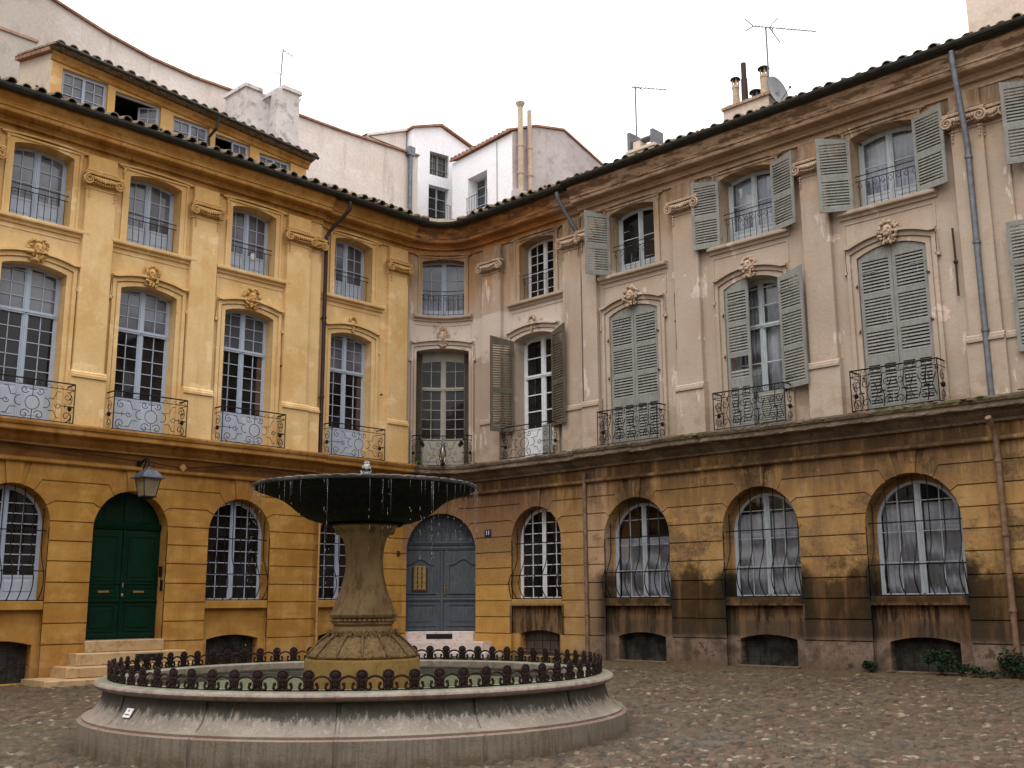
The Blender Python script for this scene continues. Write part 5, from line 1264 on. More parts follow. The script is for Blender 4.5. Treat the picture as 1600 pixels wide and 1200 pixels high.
mb=MB(False); mb.box(-3.22,-2.36,4.55,6.2,12.2,16.45); mb.box(-3.05,-2.30,4.48,6.26,16.45,16.58); mb.mesh([(-3.5,4.9,16.05),(-3.05,4.9,16.45),(-3.05,5.2,16.45),(-3.5,5.2,16.05)],[(0,1,2,3)]); obj('right_stack',mb,M['chim'],t)
# grey-brown block, far left
t=thing('grey_brown_building','tall plain grey brown building cut by the top left corner','building',(-15,7,-1.6))
mb=MB(False); mb.box(-24,-10.7,5.0,6.8,-1.6,25); obj('wall',mb,M['greytop'],t)
mb=MB(False); mb.mesh([(-24,4.95,15.2),(-10.68,4.95,15.2),(-10.68,4.95,15.28),(-24,4.95,15.28),(-24,5.0,15.2),(-10.68,5.0,15.2),(-10.68,5.0,15.28),(-24,5,15.28)],[(0,1,2,3),(0,4,5,1),(3,2,6,7)]); obj('string_course',mb,M['brick'],t)
# white house with two barred windows
def far_window(mb_f,mb_g,A,d,nb,x0,x1,z0,z1,cols,rows,fr=.06,rec=.22):
    """window set back by rec; A origin, d along, nb inward"""
    def Q(x,y,z): return tuple(A+d*x+nb*y+Vector((0,0,z)))
    def B(x0_,x1_,y0_,y1_,z0_,z1_):
        V=[Q(x0_,y0_,z0_),Q(x1_,y0_,z0_),Q(x1_,y1_,z0_),Q(x0_,y1_,z0_),Q(x0_,y0_,z1_),Q(x1_,y0_,z1_),Q(x1_,y1_,z1_),Q(x0_,y1_,z1_)]
        mb_f.mesh(V,[(0,3,2,1),(4,5,6,7),(0,1,5,4),(1,2,6,5),(2,3,7,6),(3,0,4,7)])
    for a,b,c,e in((x0,x1,z0,z0+fr),(x0,x1,z1-fr,z1),(x0,x0+fr,z0,z1),(x1-fr,x1,z0,z1),((x0+x1)/2-fr*.5,(x0+x1)/2+fr*.5,z0,z1)): B(a,b,rec-.04,rec,c,e)
    for k in range(1,rows): z=z0+(z1-z0)*k/rows; B(x0,x1,rec-.03,rec,z-.012,z+.012)
    for k in range(1,cols):
        if k*2!=cols: x=x0+(x1-x0)*k/cols; B(x-.012,x+.012,rec-.03,rec,z0,z1)
    mb_g.face([Q(x0,rec+.01,z0),Q(x1,rec+.01,z0),Q(x1,rec+.01,z1),Q(x0,rec+.01,z1)])
def wall_holes(mb,A,d,nb,outer,holes,rec=.28):
    loops=[outer]+[[(a,c),(a,e),(b,e),(b,c)] for a,b,c,e in holes]
    tri=tessellate_polygon([[Vector((p[0],p[1],0)) for p in l] for l in loops]); fl=[p for l in loops for p in l]
    mb.mesh([tuple(A+d*p[0]+Vector((0,0,p[1]))) for p in fl],[list(t) for t in tri])
    for l in loops[1:]:
        for i in range(4):
            p,q_=l[i],l[(i+1)%4]; P=[tuple(A+d*a+nb*y+Vector((0,0,z))) for a,z,y in((p[0],p[1],0),(q_[0],q_[1],0),(q_[0],q_[1],rec),(p[0],p[1],rec))]; mb.face(P)
t=thing('white_house','white rendered house with two small barred windows one above the other','house',(6.8,8.2,-1.6))
A=Vector((5.60,8.12,0)); d=Vector((.986,-.164,0)).normalized(); nb=Vector((.164,.986,0)).normalized()
mb=MB(False); wall_holes(mb,A,d,nb,[(0,-1.6),(3.2,-1.6),(3.2,18.85),(2.12,19.25),(1.38,19.52),(.2,19.2),(0,19.06)],[(.86,1.80,17.31,18.33),(.82,1.82,15.42,16.86)])
B_=A+d*3.2; mb.face([tuple(A+Vector((0,0,-1.6))),tuple(A+nb*6+Vector((0,0,-1.6))),tuple(A+nb*6+Vector((0,0,19.06))),tuple(A+Vector((0,0,19.06)))]); mb.face([tuple(B_+Vector((0,0,-1.6))),tuple(B_+nb*6+Vector((0,0,-1.6))),tuple(B_+nb*6+Vector((0,0,18.85))),tuple(B_+Vector((0,0,18.85)))])
obj('wall',mb,M['white_wall'],t)
mb=MB(False); pk=A+d*1.38
for P0,P1,z0,z1 in((A-d*.1,pk,19.06,19.56),(pk,B_+d*.1,19.56,18.85)):
    a=P0-nb*.12+Vector((0,0,z0)); b=P1-nb*.12+Vector((0,0,z1)); c=b+nb*6; e=a+nb*6; u=Vector((0,0,.09)); mb.mesh([tuple(x) for x in(a,b,c,e,a+u,b+u,c+u,e+u)],[(0,1,5,4),(4,5,6,7),(3,2,1,0),(0,4,7,3)])
obj('roof',mb,M['tiles_red'],t)
mf=MB(False); mg=MB(False); far_window(mf,mg,A,d,nb,.86,1.80,17.31,18.33,4,3); w1=obj('window',mf,M['frame_g'],t); obj('pane',mg,M['bglass'],w1)
mf=MB(False); mg=MB(False); far_window(mf,mg,A,d,nb,.82,1.82,15.42,16.86,2,3); w2=obj('window',mf,M['frame_r'],t); obj('pane',mg,M['bglass'],w2)
mb=MB(False)
for k in range(7): p=A+d*(.86+.94*(k+.5)/7)+nb*.05; mb.tube([tuple(p+Vector((0,0,17.31))),tuple(p+Vector((0,0,18.33)))],.011,4)
for z in(17.55,18.1): mb.tube([tuple(A+d*.86+nb*.05+Vector((0,0,z))),tuple(A+d*1.8+nb*.05+Vector((0,0,z)))],.012,4)
obj('window_bars',mb,M['iron'],w1)
mb=MB(False)
for k in range(9): p=A+d*(.80+1.04*k/8)+nb*-.05; mb.tube([tuple(p+Vector((0,0,15.45))),tuple(p+Vector((0,0,16.12)))],.010,4)
for z in(15.47,16.12): mb.tube([tuple(A+d*.78+nb*-.05+Vector((0,0,z))),tuple(A+d*1.88+nb*-.05+Vector((0,0,z)))],.013,4)
obj('rail',mb,M['iron'],w2)
mb=MB(False); a=A+Vector((0,0,0)); 
mb.box(3.6,5.55,8.5,12,-1.6,18.25); mb.mesh([(3.5,8.4,18.2),(5.62,8.35,19.1),(5.62,12,19.1),(3.5,12,18.2),(3.5,8.4,18.3),(5.62,8.35,19.2),(5.62,12,19.2),(3.5,12,18.3)],[(0,1,5,4),(4,5,6,7),(3,2,1,0)]); mb.mesh([(3.6,8.5,18.2),(5.6,8.5,18.2),(5.6,8.5,19.06)],[(0,1,2)])
obj('side_wing',mb,M['beige'],t)
# white and grey house to its right
t=thing('gabled_house','white sided house with grey mauve gable end and two clay flues','house',(8.5,5,-1.6))
P0=Vector((6.77,6.95,0)); P1=Vector((6.37,3.19,0)); P2=Vector((11.24,2.38,0)); P3=Vector((11.7,6.0,0))
d=(P0-P1).normalized(); nb=Vector((d.y,-d.x,0)); L_=(P0-P1).length
wa=P1
mb=MB(False); wall_holes(mb,P1,d,nb,[(0,-1.6),(L_,-1.6),(L_,17.55),(0,17.58)],[(1.53,2.74,15.08,16.56)],.5); obj('white_wall',mb,M['white_wall'],t)
mf=MB(False); mg=MB(False); far_window(mf,mg,P1,d,nb,1.53,2.74,15.08,16.56,2,4,.07,.45); w3=obj('window',mf,M['frame_r'],t); obj('pane',mg,M['bglass'],w3)
mb=MB(False)
for k in range(9): p=P1+d*(1.5+1.26*k/8)-nb*.04; mb.tube([tuple(p+Vector((0,0,15.1))),tuple(p+Vector((0,0,15.72)))],.011,4)
for z in(15.12,15.72): mb.tube([tuple(P1+d*1.48-nb*.04+Vector((0,0,z))),tuple(P1+d*2.8-nb*.04+Vector((0,0,z)))],.013,4)
obj('rail',mb,M['iron'],w3)
mb=MB(False); mb.tube([tuple(P1+d*.9-nb*.02+Vector((0,0,10))),tuple(P1+d*.9-nb*.02+Vector((0,0,17.5)))],.012,4); obj('cable',mb,M['iron'],t)
g=(P2-P1).normalized(); gl=(P2-P1).length; gn=Vector((-g.y,g.x,0))
mb=MB(False); wall_poly(mb,P1[:2],P2[:2],[(0,-1.6),(gl,-1.6),(gl,17.17),(2.55,18.32),(1.1,18.1),(0,17.6)],.3)
mb.face([tuple(P2+Vector((0,0,-1.6))),tuple(P3+Vector((0,0,-1.6))),tuple(P3+Vector((0,0,17.17))),tuple(P2+Vector((0,0,17.17)))]); obj('gable_wall',mb,M['grey_wall'],t)
mb=MB(False); u=Vector((0,0,.08)); rdg=P1+g*2.55-gn*.06+Vector((0,0,18.34)); rb=rdg+gn*3.8
e0=P1-g*.15-gn*.06+Vector((0,0,17.60)); e0b=P0-g*.15+Vector((0,0,17.58)); m1=P1+g*1.1-gn*.06+Vector((0,0,18.11)); m1b=m1+gn*3.8
for q4 in((e0,m1,m1b,e0b),(m1,rdg,rb,m1b)): mb.mesh([tuple(x) for x in q4]+[tuple(x+u) for x in q4],[(0,1,5,4),(4,5,6,7),(3,2,1,0),(3,0,4,7)])
e1=P2+g*.1-gn*.06+Vector((0,0,17.15)); e1b=P3+Vector((0,0,17.15)); mb.mesh([tuple(x) for x in(rdg,e1,e1b,rb)]+[tuple(x+u) for x in(rdg,e1,e1b,rb)],[(0,1,5,4),(4,5,6,7),(3,2,1,0)])
for k in range(15):     # tile ends along the white side's eave
    p=P1+d*(L_*(k+.5)/15)-nb*.14; q1=tuple(p+Vector((0,0,17.66))); q2=tuple(p+nb*.5+Vector((0,0,17.84))); mb.tube([q1,q2],.085,8)
obj('roof',mb,M['tiles_red'],t)
for x,z0,z1,r,cap in((.28,14.9,18.82,.105,1),(.72,14.9,18.7,.095,0)):
    mb=MB(False); p=P1+g*x-gn*.16
    mb.lathe(p.x,p.y,[(r,z0),(r,15.9),(r*1.25,15.91),(r*1.25,16.0),(r*1.08,16.01),(r*1.08,17.0),(r*1.25,17.01),(r*1.25,17.1),(r,17.11),(r*.95,z1-.12),(r*.95,z1-.1)],12)
    if cap: mb.lathe(p.x,p.y,[(r*.95,z1-.2),(r*1.7,z1-.06),(r*1.75,z1),(.001,z1+.03)],12)
    else: mb.lathe(p.x,p.y,[(r*.95,z1-.1),(.001,z1-.1)],12)
    obj('clay_flue',mb,M['terra'],t,smooth=True,auto=40)
mb=MB(False); p=P1-gn*.3-g*.05; q4=[p,p+g*1.1,p+g*1.1+gn*.3,p+gn*.3]; mb.mesh([tuple(x+Vector((0,0,z))) for z in(-1.6,15.2) for x in q4],[(4,5,6,7),(0,1,5,4),(1,2,6,5),(3,0,4,7)]); obj('flue_base',mb,M['grey_wall'],t)
# tower block, top right
t=thing('pale_beige_building','pale beige building rising above the right end of the roof','building',(6,-18,-1.6))
mb=MB(False); mb.box(3.0,8,-24,-14.98,-1.6,22); mb.box(2.95,8,-24,-14.95,16,16.1); obj('wall',mb,M['beige2'],t)

# houses across the street behind the viewer (they close the square, shade its lower walls and show in the glass)
def street_house(x0,x1,y0,y1,h,label,axis):
    t=thing('street_house',label,'house',((x0+x1)/2,(y0+y1)/2,-2),'houses across the street')
    mb=MB(False); mb.box(x0,x1,y0,y1,-2.2,h); obj('wall',mb,M['beige2'],t)
    mb=MB(False); L_=(y1-y0) if axis=='x' else (x1-x0); n=int(L_/3.2)
    for k in range(n):
        a=(y0 if axis=='x' else x0)+3.2*(k+.5)
        for z0,hh in((-.8,2.6),(3.8,3.),(8.,1.8)):
            if axis=='x': mb.box(x1,x1+.04,a,a+1.2,z0,z0+hh)
            else: mb.box(a,a+1.2,y1,y1+.04,z0,z0+hh)
    obj('windows',mb,M['bglass'],t)
street_house(-40,-31,-42,8,11.5,'pale plastered house across the street behind the viewer, facing the weathered house','x')
street_house(-30,14,-45,-35,11.5,'pale plastered house across the street behind the viewer, facing the ochre house','y')

# ------------------------------------------------------------------ fountain
FX,FY=-11.927,-11.447; FD=Vector((-.6214,-.7835,0)); FR=Vector((.7835,-.6214,0)); FA0=math.atan2(FD.y,FD.x)
GF=ground_z(FX,FY)
fo=thing('fountain','round stone fountain with dark overflowing bowl on a carved pedestal inside an iron fence','fountain',(FX,FY,GF))
def fountain_stone():
    q=N('fountain_limestone'); o=q.geo(); x,y,z=q.sep(o); z=q.math('SUBTRACT',z,ZO)
    n1=q.noise(o,1.3,6,.65); n2=q.noise(o,6,6,.7); n3=q.noise(o,40,4,.6); st=q.noise(q.map(o,(13,13,.5)),1.5,6,.72)
    col=q.mix(q.mr(n1,.35,.65),(.175,.145,.115),(.255,.218,.178)); col=q.mix(q.mul(q.mr(n2,.5,.7),.5),col,(.145,.11,.09))
    m=q.mul(q.mr(z,-1.24,-1.04),q.mr(z,-1.0,-1.02)); m2=q.math('ADD',q.mul(q.mr(z,-1.33,-1.06),1.15),-0.08)
    st=q.mr(st,.33,.67,smooth=False); big=q.mr(q.noise(o,1.1,3,.5),.3,.7); streak=q.mr(q.math('SUBTRACT',m2,q.math('ADD',q.mul(st,.75),q.mul(big,.25))),-.10,.30)
    col=q.mix(q.mul(q.mr(st,.62,.85),q.mr(z,-1.34,-1.28),.55),col,(.37,.34,.29))
    streak=q.mul(streak,q.mr(z,-.99,-1.015),.86)
    col=q.mix(streak,col,q.mix(q.mr(n2,.4,.6),(.012,.013,.008),(.034,.034,.022)))
    lip=q.mul(q.mr(z,-1.01,-.98),q.mr(z,-.915,-.93)); col=q.mix(q.mul(lip,.75),col,q.mix(q.mr(n2,.42,.62),(.27,.205,.178),(.17,.11,.09)))
    col=q.mix(q.mul(q.mr(z,-.925,-.912),q.mr(n2,.3,.6),.75),col,(.09,.125,.06))
    col=q.mix(q.mul(q.mr(z,-1.335,-1.35),q.mr(z,-1.375,-1.36),q.mr(n2,.3,.5),.7),col,(.17,.075,.055))
    pl=q.mr(z,-1.36,-1.39); col=q.mix(q.mul(pl,.6),col,q.mix(q.mr(st,.35,.6),(.085,.065,.046),(.155,.124,.094)))
    col=q.mix(q.mul(q.mr(z,-1.5,-1.62),q.mr(n2,.35,.6),.7),col,(.085,.055,.025))
    col=q.mix(.4,col,q.mix(q.mr(n3,.3,.7),(.6,.6,.6),(1.,1.,1.)),'MULTIPLY')
    q.color(col); q.rough(.62); q.p.inputs['Specular IOR Level'].default_value=.4; q.bump(q.math('ADD',n2,q.mul(n3,.5)),.4,.02); return q.m
M['fst']=fountain_stone()
JN=[FA0+R_(-8+25.71*k-4.1+8) for k in range(14)]
def jf(a,r,z):
    for j in JN:
        dlt=abs((a-j+PI)%(2*PI)-PI)
        if dlt<.0055: return r-.02,z
        if dlt<.028 and z<-1.03 and z>-1.33: return r+.006,z
    return r,z
def lathe_j(mb,P,n,fn):      # denser around the joints
    angs=sorted(set([round(2*PI*k/n,5) for k in range(n)]+[round((j+dx)%(2*PI),5) for j in JN for dx in(-.03,-.026,-.0075,-.005,0,.005,.0075,.026,.03)]))
    b=len(mb.V); k=len(angs)
    for r,z in P:
        for a in angs: rr,zz=fn(a,r,z); mb.V.append((FX+rr*math.cos(a),FY+rr*math.sin(a),zz))
    for i in range(len(P)-1):
        for j in range(k): j2=(j+1)%k; mb.Fc.append([b+i*k+j,b+i*k+j2,b+(i+1)*k+j2,b+(i+1)*k+j]); mb.mi.append(0)
mb=MB(False)
OUT=[(3.53,GF-.15),(3.53,-1.58),(3.52,-1.375),(3.505,-1.362),(3.47,-1.36),(3.47,-1.335),(3.45,-1.325),(3.40,-1.315),(3.345,-1.27),(3.295,-1.21),(3.262,-1.14),(3.245,-1.07),(3.24,-1.015)]
lathe_j(mb,OUT,120,jf)
obj('basin_wall',mb,M['fst'],fo,smooth=True,auto=35)
mb=MB(False); lathe_j(mb,[(3.22,-1.02),(3.27,-1.015),(3.32,-1.0),(3.35,-.98),(3.36,-.955),(3.35,-.93),(3.325,-.915),(3.29,-.908),(3.10,-.905),(2.97,-.906),(2.95,-.92),(2.95,-1.045),(2.91,-1.05),(2.90,-1.10),(2.88,-1.35)],120,lambda a,r,z:(r-(.008 if any(abs((a-j+PI)%(2*PI)-PI)<.004 for j in JN) else 0),z))
obj('basin_rim',mb,M['fst'],fo,smooth=True,auto=40)
q=N('pond_water'); o=q.geo(); n=q.noise(o,9,3,.5); q.color((.22,.25,.14)); q.rough(.10); q.p.inputs['Specular IOR Level'].default_value=.6; q.bump(n,.25,.03); M['water']=q.m
mb=MB(False); mb.lathe(FX,FY,[(2.92,-1.12),(1.5,-1.12),(.5,-1.12)],72); obj('pond_water',mb,M['water'],fo)
# pedestal
def ped_mat():
    q=N('pedestal_stone'); o=q.geo(); x,y,z=q.sep(o); z=q.math('SUBTRACT',z,ZO); n1=q.noise(o,2.2,6,.65); n2=q.noise(o,10,6,.7); st=q.noise(q.map(o,(9,9,.9)),1.4,5,.65)
    col=q.mix(q.mr(n1,.35,.65),(.135,.085,.042),(.195,.128,.066)); col=q.mix(q.mul(q.mr(st,.48,.65),.7),col,(.065,.037,.016)); col=q.mix(q.mul(q.mr(n2,.52,.66),.5),col,(.17,.115,.06))
    col=q.mix(q.mul(q.mr(z,-.66,-.73),.7),col,q.mix(q.mr(n1,.35,.65),(.15,.088,.020),(.22,.135,.035)))
    col=q.mix(q.mul(q.mr(z,-.30,-.40),q.mr(z,-.72,-.66),q.mr(n2,.35,.6),.75),col,(.15,.10,.04))
    q.color(col); q.rough(.7); nv=q.noise(o,16,4,.6); hz=q.mul(q.mr(z,-.31,-.36),q.mr(z,-.73,-.68)); col=q.mix(q.mul(hz,q.mr(nv,.47,.38),.45),col,(.035,.026,.010)); q.color(col); q.bump(q.math('ADD',q.math('ADD',n2,st),q.mul(hz,nv,3.)),.55,.025); return q.m
M['ped']=ped_mat()
mb=MB(False); mb.lathe(FX,FY,[(.76,-1.3),(.77,-.75),(.765,-.735),(.74,-.72),(.70,-.715)],64); pb=obj('base_block',mb,M['ped'],fo,smooth=True,auto=35)
mb=MB(False)
def lf(a,r,z):
    t=min(1,max(0,(z+.72)/.30)); k=14
    w_=abs(math.sin(a*k/2)); rr=r+.020*math.sin(PI*min(1,t*1.1))*(w_**.7-.45)+.022*math.sin(a*k*2.0+14*t)*math.sin(a*k*1.5-22*t)*math.sin(PI*min(1,t*1.05)); return rr,z
mb.lathe(FX,FY,[(.72,-.72),(.735,-.70),(.73,-.68),(.72,-.655),(.697,-.627),(.67,-.60),(.636,-.57),(.60,-.54),(.565,-.512),(.53,-.485),(.50,-.464),(.475,-.445),(.44,-.42),(.42,-.405),(.415,-.37),(.40,-.33),(.39,-.29)],224,fn=lf)
rnd=random.Random(9)
for k in range(620):
    a=rnd.uniform(0,2*PI); t=rnd.random(); z=-.69+t*.28; r=.735-.31*t**.85+.012; s=rnd.uniform(.010,.026); mb.ball((FX+r*math.cos(a),FY+r*math.sin(a),z),(s,s,s*rnd.uniform(.6,1.4)),6,4)
for k in range(14):
    a=2*PI*k/14; u=Vector((math.cos(a),math.sin(a),0)); v_=Vector((-u.y,u.x,0)); c=Vector((FX,FY,0))+u*.465
    for s in(-1,1):
        P=[tuple(c+v_*(s*(.045+p))+Vector((0,0,-.395+qz))) for p,qz in spiral(.0,0,.042,1.4,0,1,14,.15)]; mb.tube(P,.013,5)
    P=[tuple(Vector((FX,FY,0))+u*(.44+.31*tt)+Vector((0,0,-.42-.27*tt**1.4+.02))) for tt in [i/6 for i in range(7)]]; mb.tube(P,.018,5,r1=.01)
obj('carved_foot',mb,M['ped'],fo,smooth=True)
mb=MB(False); mb.lathe(FX,FY,[(.39,-.30),(.395,-.285),(.415,-.28),(.42,-.265),(.41,-.25)],64); obj('foot_ring',mb,M['ped'],fo,smooth=True,auto=40)
mb=MB(False)
for k in range(40):
    a=2*PI*k/40; lng=k%4==0; s=.036 if lng else .02
    u=Vector((math.cos(a),math.sin(a),0)); mb.ball((FX+.415*u.x,FY+.415*u.y,-.228),(.022+abs(u.y)*s*.6,.022+abs(u.x)*s*.6,.022),7,5)
obj('bead_ring',mb,M['ped'],fo,smooth=True)
mb=MB(False); mb.lathe(FX,FY,[(.40,-.25),(.40,-.205),(.425,-.20),(.455,-.17),(.46,-.15),(.44,-.135),(.42,-.10),(.40,-.05),(.365,.05),(.33,.14),(.305,.22),(.28,.32),(.262,.42),(.253,.55),(.258,.66),(.27,.76),(.295,.85),(.315,.875),(.33,.885),(.335,.90),(.345,.91),(.385,.96),(.425,1.01),(.445,1.02),(.45,1.05)],72)
for k in range(16):
    a=2*PI*k/16; r=.37; 
    for s in(-1,1): mb.ball((FX+(r+.01)*math.cos(a+s*.05),FY+(r+.01)*math.sin(a+s*.05),.955),(.028,.028,.04),6,5)
    mb.ball((FX+.40*math.cos(a),FY+.40*math.sin(a),.985),(.02,.02,.03),6,5)
obj('pedestal',mb,M['ped'],fo,smooth=True,auto=50)
q=N('wet_black_bronze'); o=q.geo(); n=q.noise(o,5,6,.7); st=q.noise(q.map(o,(8,8,1.2)),1.5,5,.65); q.color(q.mix(q.mr(st,.42,.62),(.004,.004,.003),(.009,.009,.006))); q.rough(.5); q.bump(q.math('ADD',n,st),.5,.02); q.p.inputs['Specular IOR Level'].default_value=.06; q.rough(.8); M['bowl']=q.m
mb=MB(False); mb.lathe(FX,FY,[(.47,1.035),(.50,1.03),(.52,1.05),(.50,1.075),(.60,1.075),(.70,1.10),(.78,1.128),(.86,1.17),(.92,1.215),(.98,1.265),(1.05,1.325),(1.12,1.372),(1.22,1.42),(1.34,1.46),(1.45,1.495),(1.52,1.53)],96); obj('bowl',mb,M['bowl'],fo,smooth=True,auto=40)
def rf(a,r,z): k=52; s=abs(math.sin(a*k/2)); return r-(.012 if s<.22 else 0),z+(.008*s if z>1.55 else 0)
mb=MB(False); mb.lathe(FX,FY,[(1.48,1.525),(1.53,1.535),(1.545,1.55),(1.545,1.568),(1.51,1.58),(1.42,1.565),(1.3,1.50),(.3,1.40)],416,fn=rf); 
M['rimst']=stone('wet_grey_rim',(.06,.058,.06),(.13,.127,.13),(.02,.02,.018),obj_=True,scale=3,rough=.35); bo=obj('bowl_rim',mb,M['rimst'],fo,smooth=True,auto=45)
mb=MB(False); mb.lathe(FX,FY,[(1.46,1.572),(.05,1.575)],48); obj('bowl_water',mb,M['water'],fo)
mb=MB(False); mb.lathe(FX,FY,[(.09,1.4),(.07,1.60),(.10,1.66),(.05,1.70),(.045,1.78),(.07,1.82),(.03,1.84)],14); obj('spout',mb,M['bowl'],fo,smooth=True)
q=N('white_water'); q.color((.75,.78,.8)); q.rough(.08); q.p.inputs['Specular IOR Level'].default_value=.6; q.p.inputs['Transmission Weight'].default_value=.85; M['foam']=q.m
mb=MB(False); rnd=random.Random(6)
for k in range(70):
    a=rnd.uniform(0,2*PI); t=rnd.random(); r=.02+.055*t; mb.ball((FX+r*math.cos(a),FY+r*math.sin(a),1.90-.16*t+rnd.uniform(-.04,.05)),rnd.uniform(.008,.022),6,5)
mb.lathe(FX,FY,[(.001,1.90),(.04,1.89),(.055,1.85),(.055,1.80),(.06,1.74)],14)
tagp(obj('bubbling_water',mb,M['foam'],fo,smooth=True),kind='stuff')
mb=MB(False); rnd=random.Random(16)
for k in range(44):
    a=FA0+rnd.uniform(-2.0,2.0); r=1.545; x,y=FX+r*math.cos(a),FY+r*math.sin(a); z=1.52; lnn=rnd.uniform(.08,.5)*rnd.choice([.4,1,1.6])
    mb.tube([(x,y,z),(x+rnd.uniform(-.004,.004),y,z-lnn*.5),(x,y,z-lnn)],.0016,4,r1=.0008)
    zz=z-lnn
    for j in range(rnd.randint(1,6)):
        zz-=rnd.uniform(.03,.30)
        if zz<-1.05: break
        s=rnd.uniform(.0022,.0042); mb.ball((x+rnd.uniform(-.012,.012),y+rnd.uniform(-.012,.012),zz),(s,s,s*rnd.uniform(2,9)),5,4)
for k in range(50):
    a=rnd.uniform(0,2*PI); r=1.545+rnd.uniform(-.03,.05); z=rnd.uniform(-1.05,1.4); s=rnd.uniform(.002,.0035); mb.ball((FX+r*math.cos(a),FY+r*math.sin(a),z),(s,s,s*4),5,4)
tagp(obj('falling_water',mb,M['foam'],fo,smooth=True),kind='stuff')
# low cast iron fence: 72 palmettes joined by arches
NP=72; RP=3.19; pitch=2*PI*RP/NP
mb=MB(False)
for k in range(NP):
    a0=FA0+2*PI*k/NP; P=[]
    for i in range(9):
        t=-.5+i/8; a=a0+2*PI/NP*(.5+t*.80); z=-.905+.100+.050*math.cos(PI*t); P.append((FX+RP*math.cos(a),FY+RP*math.sin(a),z))
    mb.tube(P,.0135,6)
for z in(-.900,): mb.tube([(FX+RP*math.cos(2*PI*k/144),FY+RP*math.sin(2*PI*k/144),z) for k in range(144)],.006,4,close=True)
rlg=obj('fence_arches',mb,M['rust'],fo,smooth=True,auto=60)
mb=MB(False); mb.V=[]
for k in range(9):
    a=PI*(-.10+1.20*k/8); mb.ball((.052*math.cos(a),0,.162+.045*math.sin(a)),(.015,.016,.015),7,5)
mb.ball((0,0,.158),(.054,.020,.045),12,7); mb.ball((0,0,.105),(.042,.018,.035),8,6); mb.ball((0,0,.06),(.030,.017,.045),8,6); mb.ball((0,0,.014),(.036,.018,.020),8,5)
for s in(-1,1):
    mb.tube([(s*.062,0,.125),(s*.046,0,.10),(s*.036,0,.065),(s*.040,0,.030),(s*.058,0,.012),(s*.082,0,.012),(s*.098,0,.030),(s*.096,0,.055),(s*.080,0,.068)],.0145,6); mb.ball((s*.086,0,.074),(.021,.016,.017),7,5)
    mb.tube([(s*.02,0,.03),(s*.05,0,.055),(s*.035,0,.09)],.011,5)
proto=obj('palmette',mb,M['rust'],None,smooth=True,loc=(0,0,0)); proto.data.materials[0]=M['rust']
proto.parent=rlg
PR_=[]
for k in range(NP):
    o=proto if k==0 else proto.copy()
    if k: COL.objects.link(o); o.parent=rlg
    a=FA0+2*PI*k/NP; o.location=Vector((FX+RP*math.cos(a),FY+RP*math.sin(a),-.905))-Vector((FX,FY,GF)); o.rotation_euler=(random.Random(k).uniform(-.05,.05),0,a+PI/2+random.Random(k+99).uniform(-.06,.06))
# small white sign on the basin
thS=R_(51.0); u=(FD*math.cos(thS)-FR*math.sin(thS)); tn=Vector((-u.y,u.x,0)); c=Vector((FX,FY,-1.19))+u*3.305; up=(Vector((0,0,1))-u*.62).normalized()
mb=MB(False); nn=tn.cross(up); nn=nn if nn.dot(u)>0 else -nn; Q=[c+tn*a+up*b for a,b in((-.075,-.055),(.075,-.055),(.075,.055),(-.075,.055))]; mb.mesh([tuple(p) for p in Q]+[tuple(p+nn*.008) for p in Q],[(0,1,2,3),(4,5,6,7),(0,1,5,4),(1,2,6,5),(2,3,7,6),(3,0,4,7)]); sg=obj('small_sign',mb,M['paper'],fo)
mb=MB(False)
for a0,a1,b0,b1 in((-.012,.012,.012,.036),(-.05,-.03,-.03,-.014),(-.025,-.008,-.03,-.014),(-.003,.015,-.03,-.014),(.02,.045,-.03,-.014)): mb.face([tuple(c+tn*a+up*b+nn*.0095) for a,b in((a0,b0),(a1,b0),(a1,b1),(a0,b1))])
obj('print',mb,M['ink'],sg)

# ------------------------------------------------------------------ lanterns, spots, cable
t=thing('wall_lantern','old metal wall lantern with clouded glass above the green carriage door','lantern',F(-9.6,0,3.1))
U,v=-9.55,.62
mb=MB(); mb.box(-9.52,-9.44,.0,.03,2.80,3.22); mb.tube([(-9.48,.02,3.12),(-9.49,.25,3.22),(-9.52,.45,3.25),(U,v,3.20),(U,v,3.02)],.022,6); mb.tube([(-9.48,.02,2.86),(-9.49,.25,3.0),(-9.51,.42,3.2)],.018,5); mb.tube([(U+.05,v,3.06),(U+.12,v,3.05),(U+.12,v,3.12)],.01,5); obj('bracket',mb,M['iron'],t,smooth=True,auto=50)
def frus(mb,U,v,w0,z0,w1,z1,caps=True):
    a=[(U-w0,v-w0,z0),(U+w0,v-w0,z0),(U+w0,v+w0,z0),(U-w0,v+w0,z0)]; b=[(U-w1,v-w1,z1),(U+w1,v-w1,z1),(U+w1,v+w1,z1),(U-w1,v+w1,z1)]
    mb.mesh(a+b,[(0,1,5,4),(1,2,6,5),(2,3,7,6),(3,0,4,7)]+([(0,1,2,3),(4,5,6,7)] if caps else []))
mb=MB(); frus(mb,U,v,.285,2.765,.285,2.79); frus(mb,U,v,.24,2.79,.205,2.86); frus(mb,U,v,.205,2.86,.13,2.95); frus(mb,U,v,.13,2.95,.09,2.965); frus(mb,U,v,.05,2.965,.04,3.03)
q=simple('blue_grey_metal',(.085,.095,.125),.4,.3,var=.3); obj('hood',mb,q,t)
mb=MB(); frus(mb,U,v,.135,2.37,.20,2.76); obj('glass',mb,M['milk'],t)
mb=MB()
for sx in(-1,1):
    for sy in(-1,1): mb.tube([(U+sx*.137,v+sy*.137,2.37),(U+sx*.203,v+sy*.203,2.765)],.011,5)
for s in(-1,1): mb.tube([(U,v+s*.137,2.37),(U,v+s*.203,2.765)],.007,4) if False else None
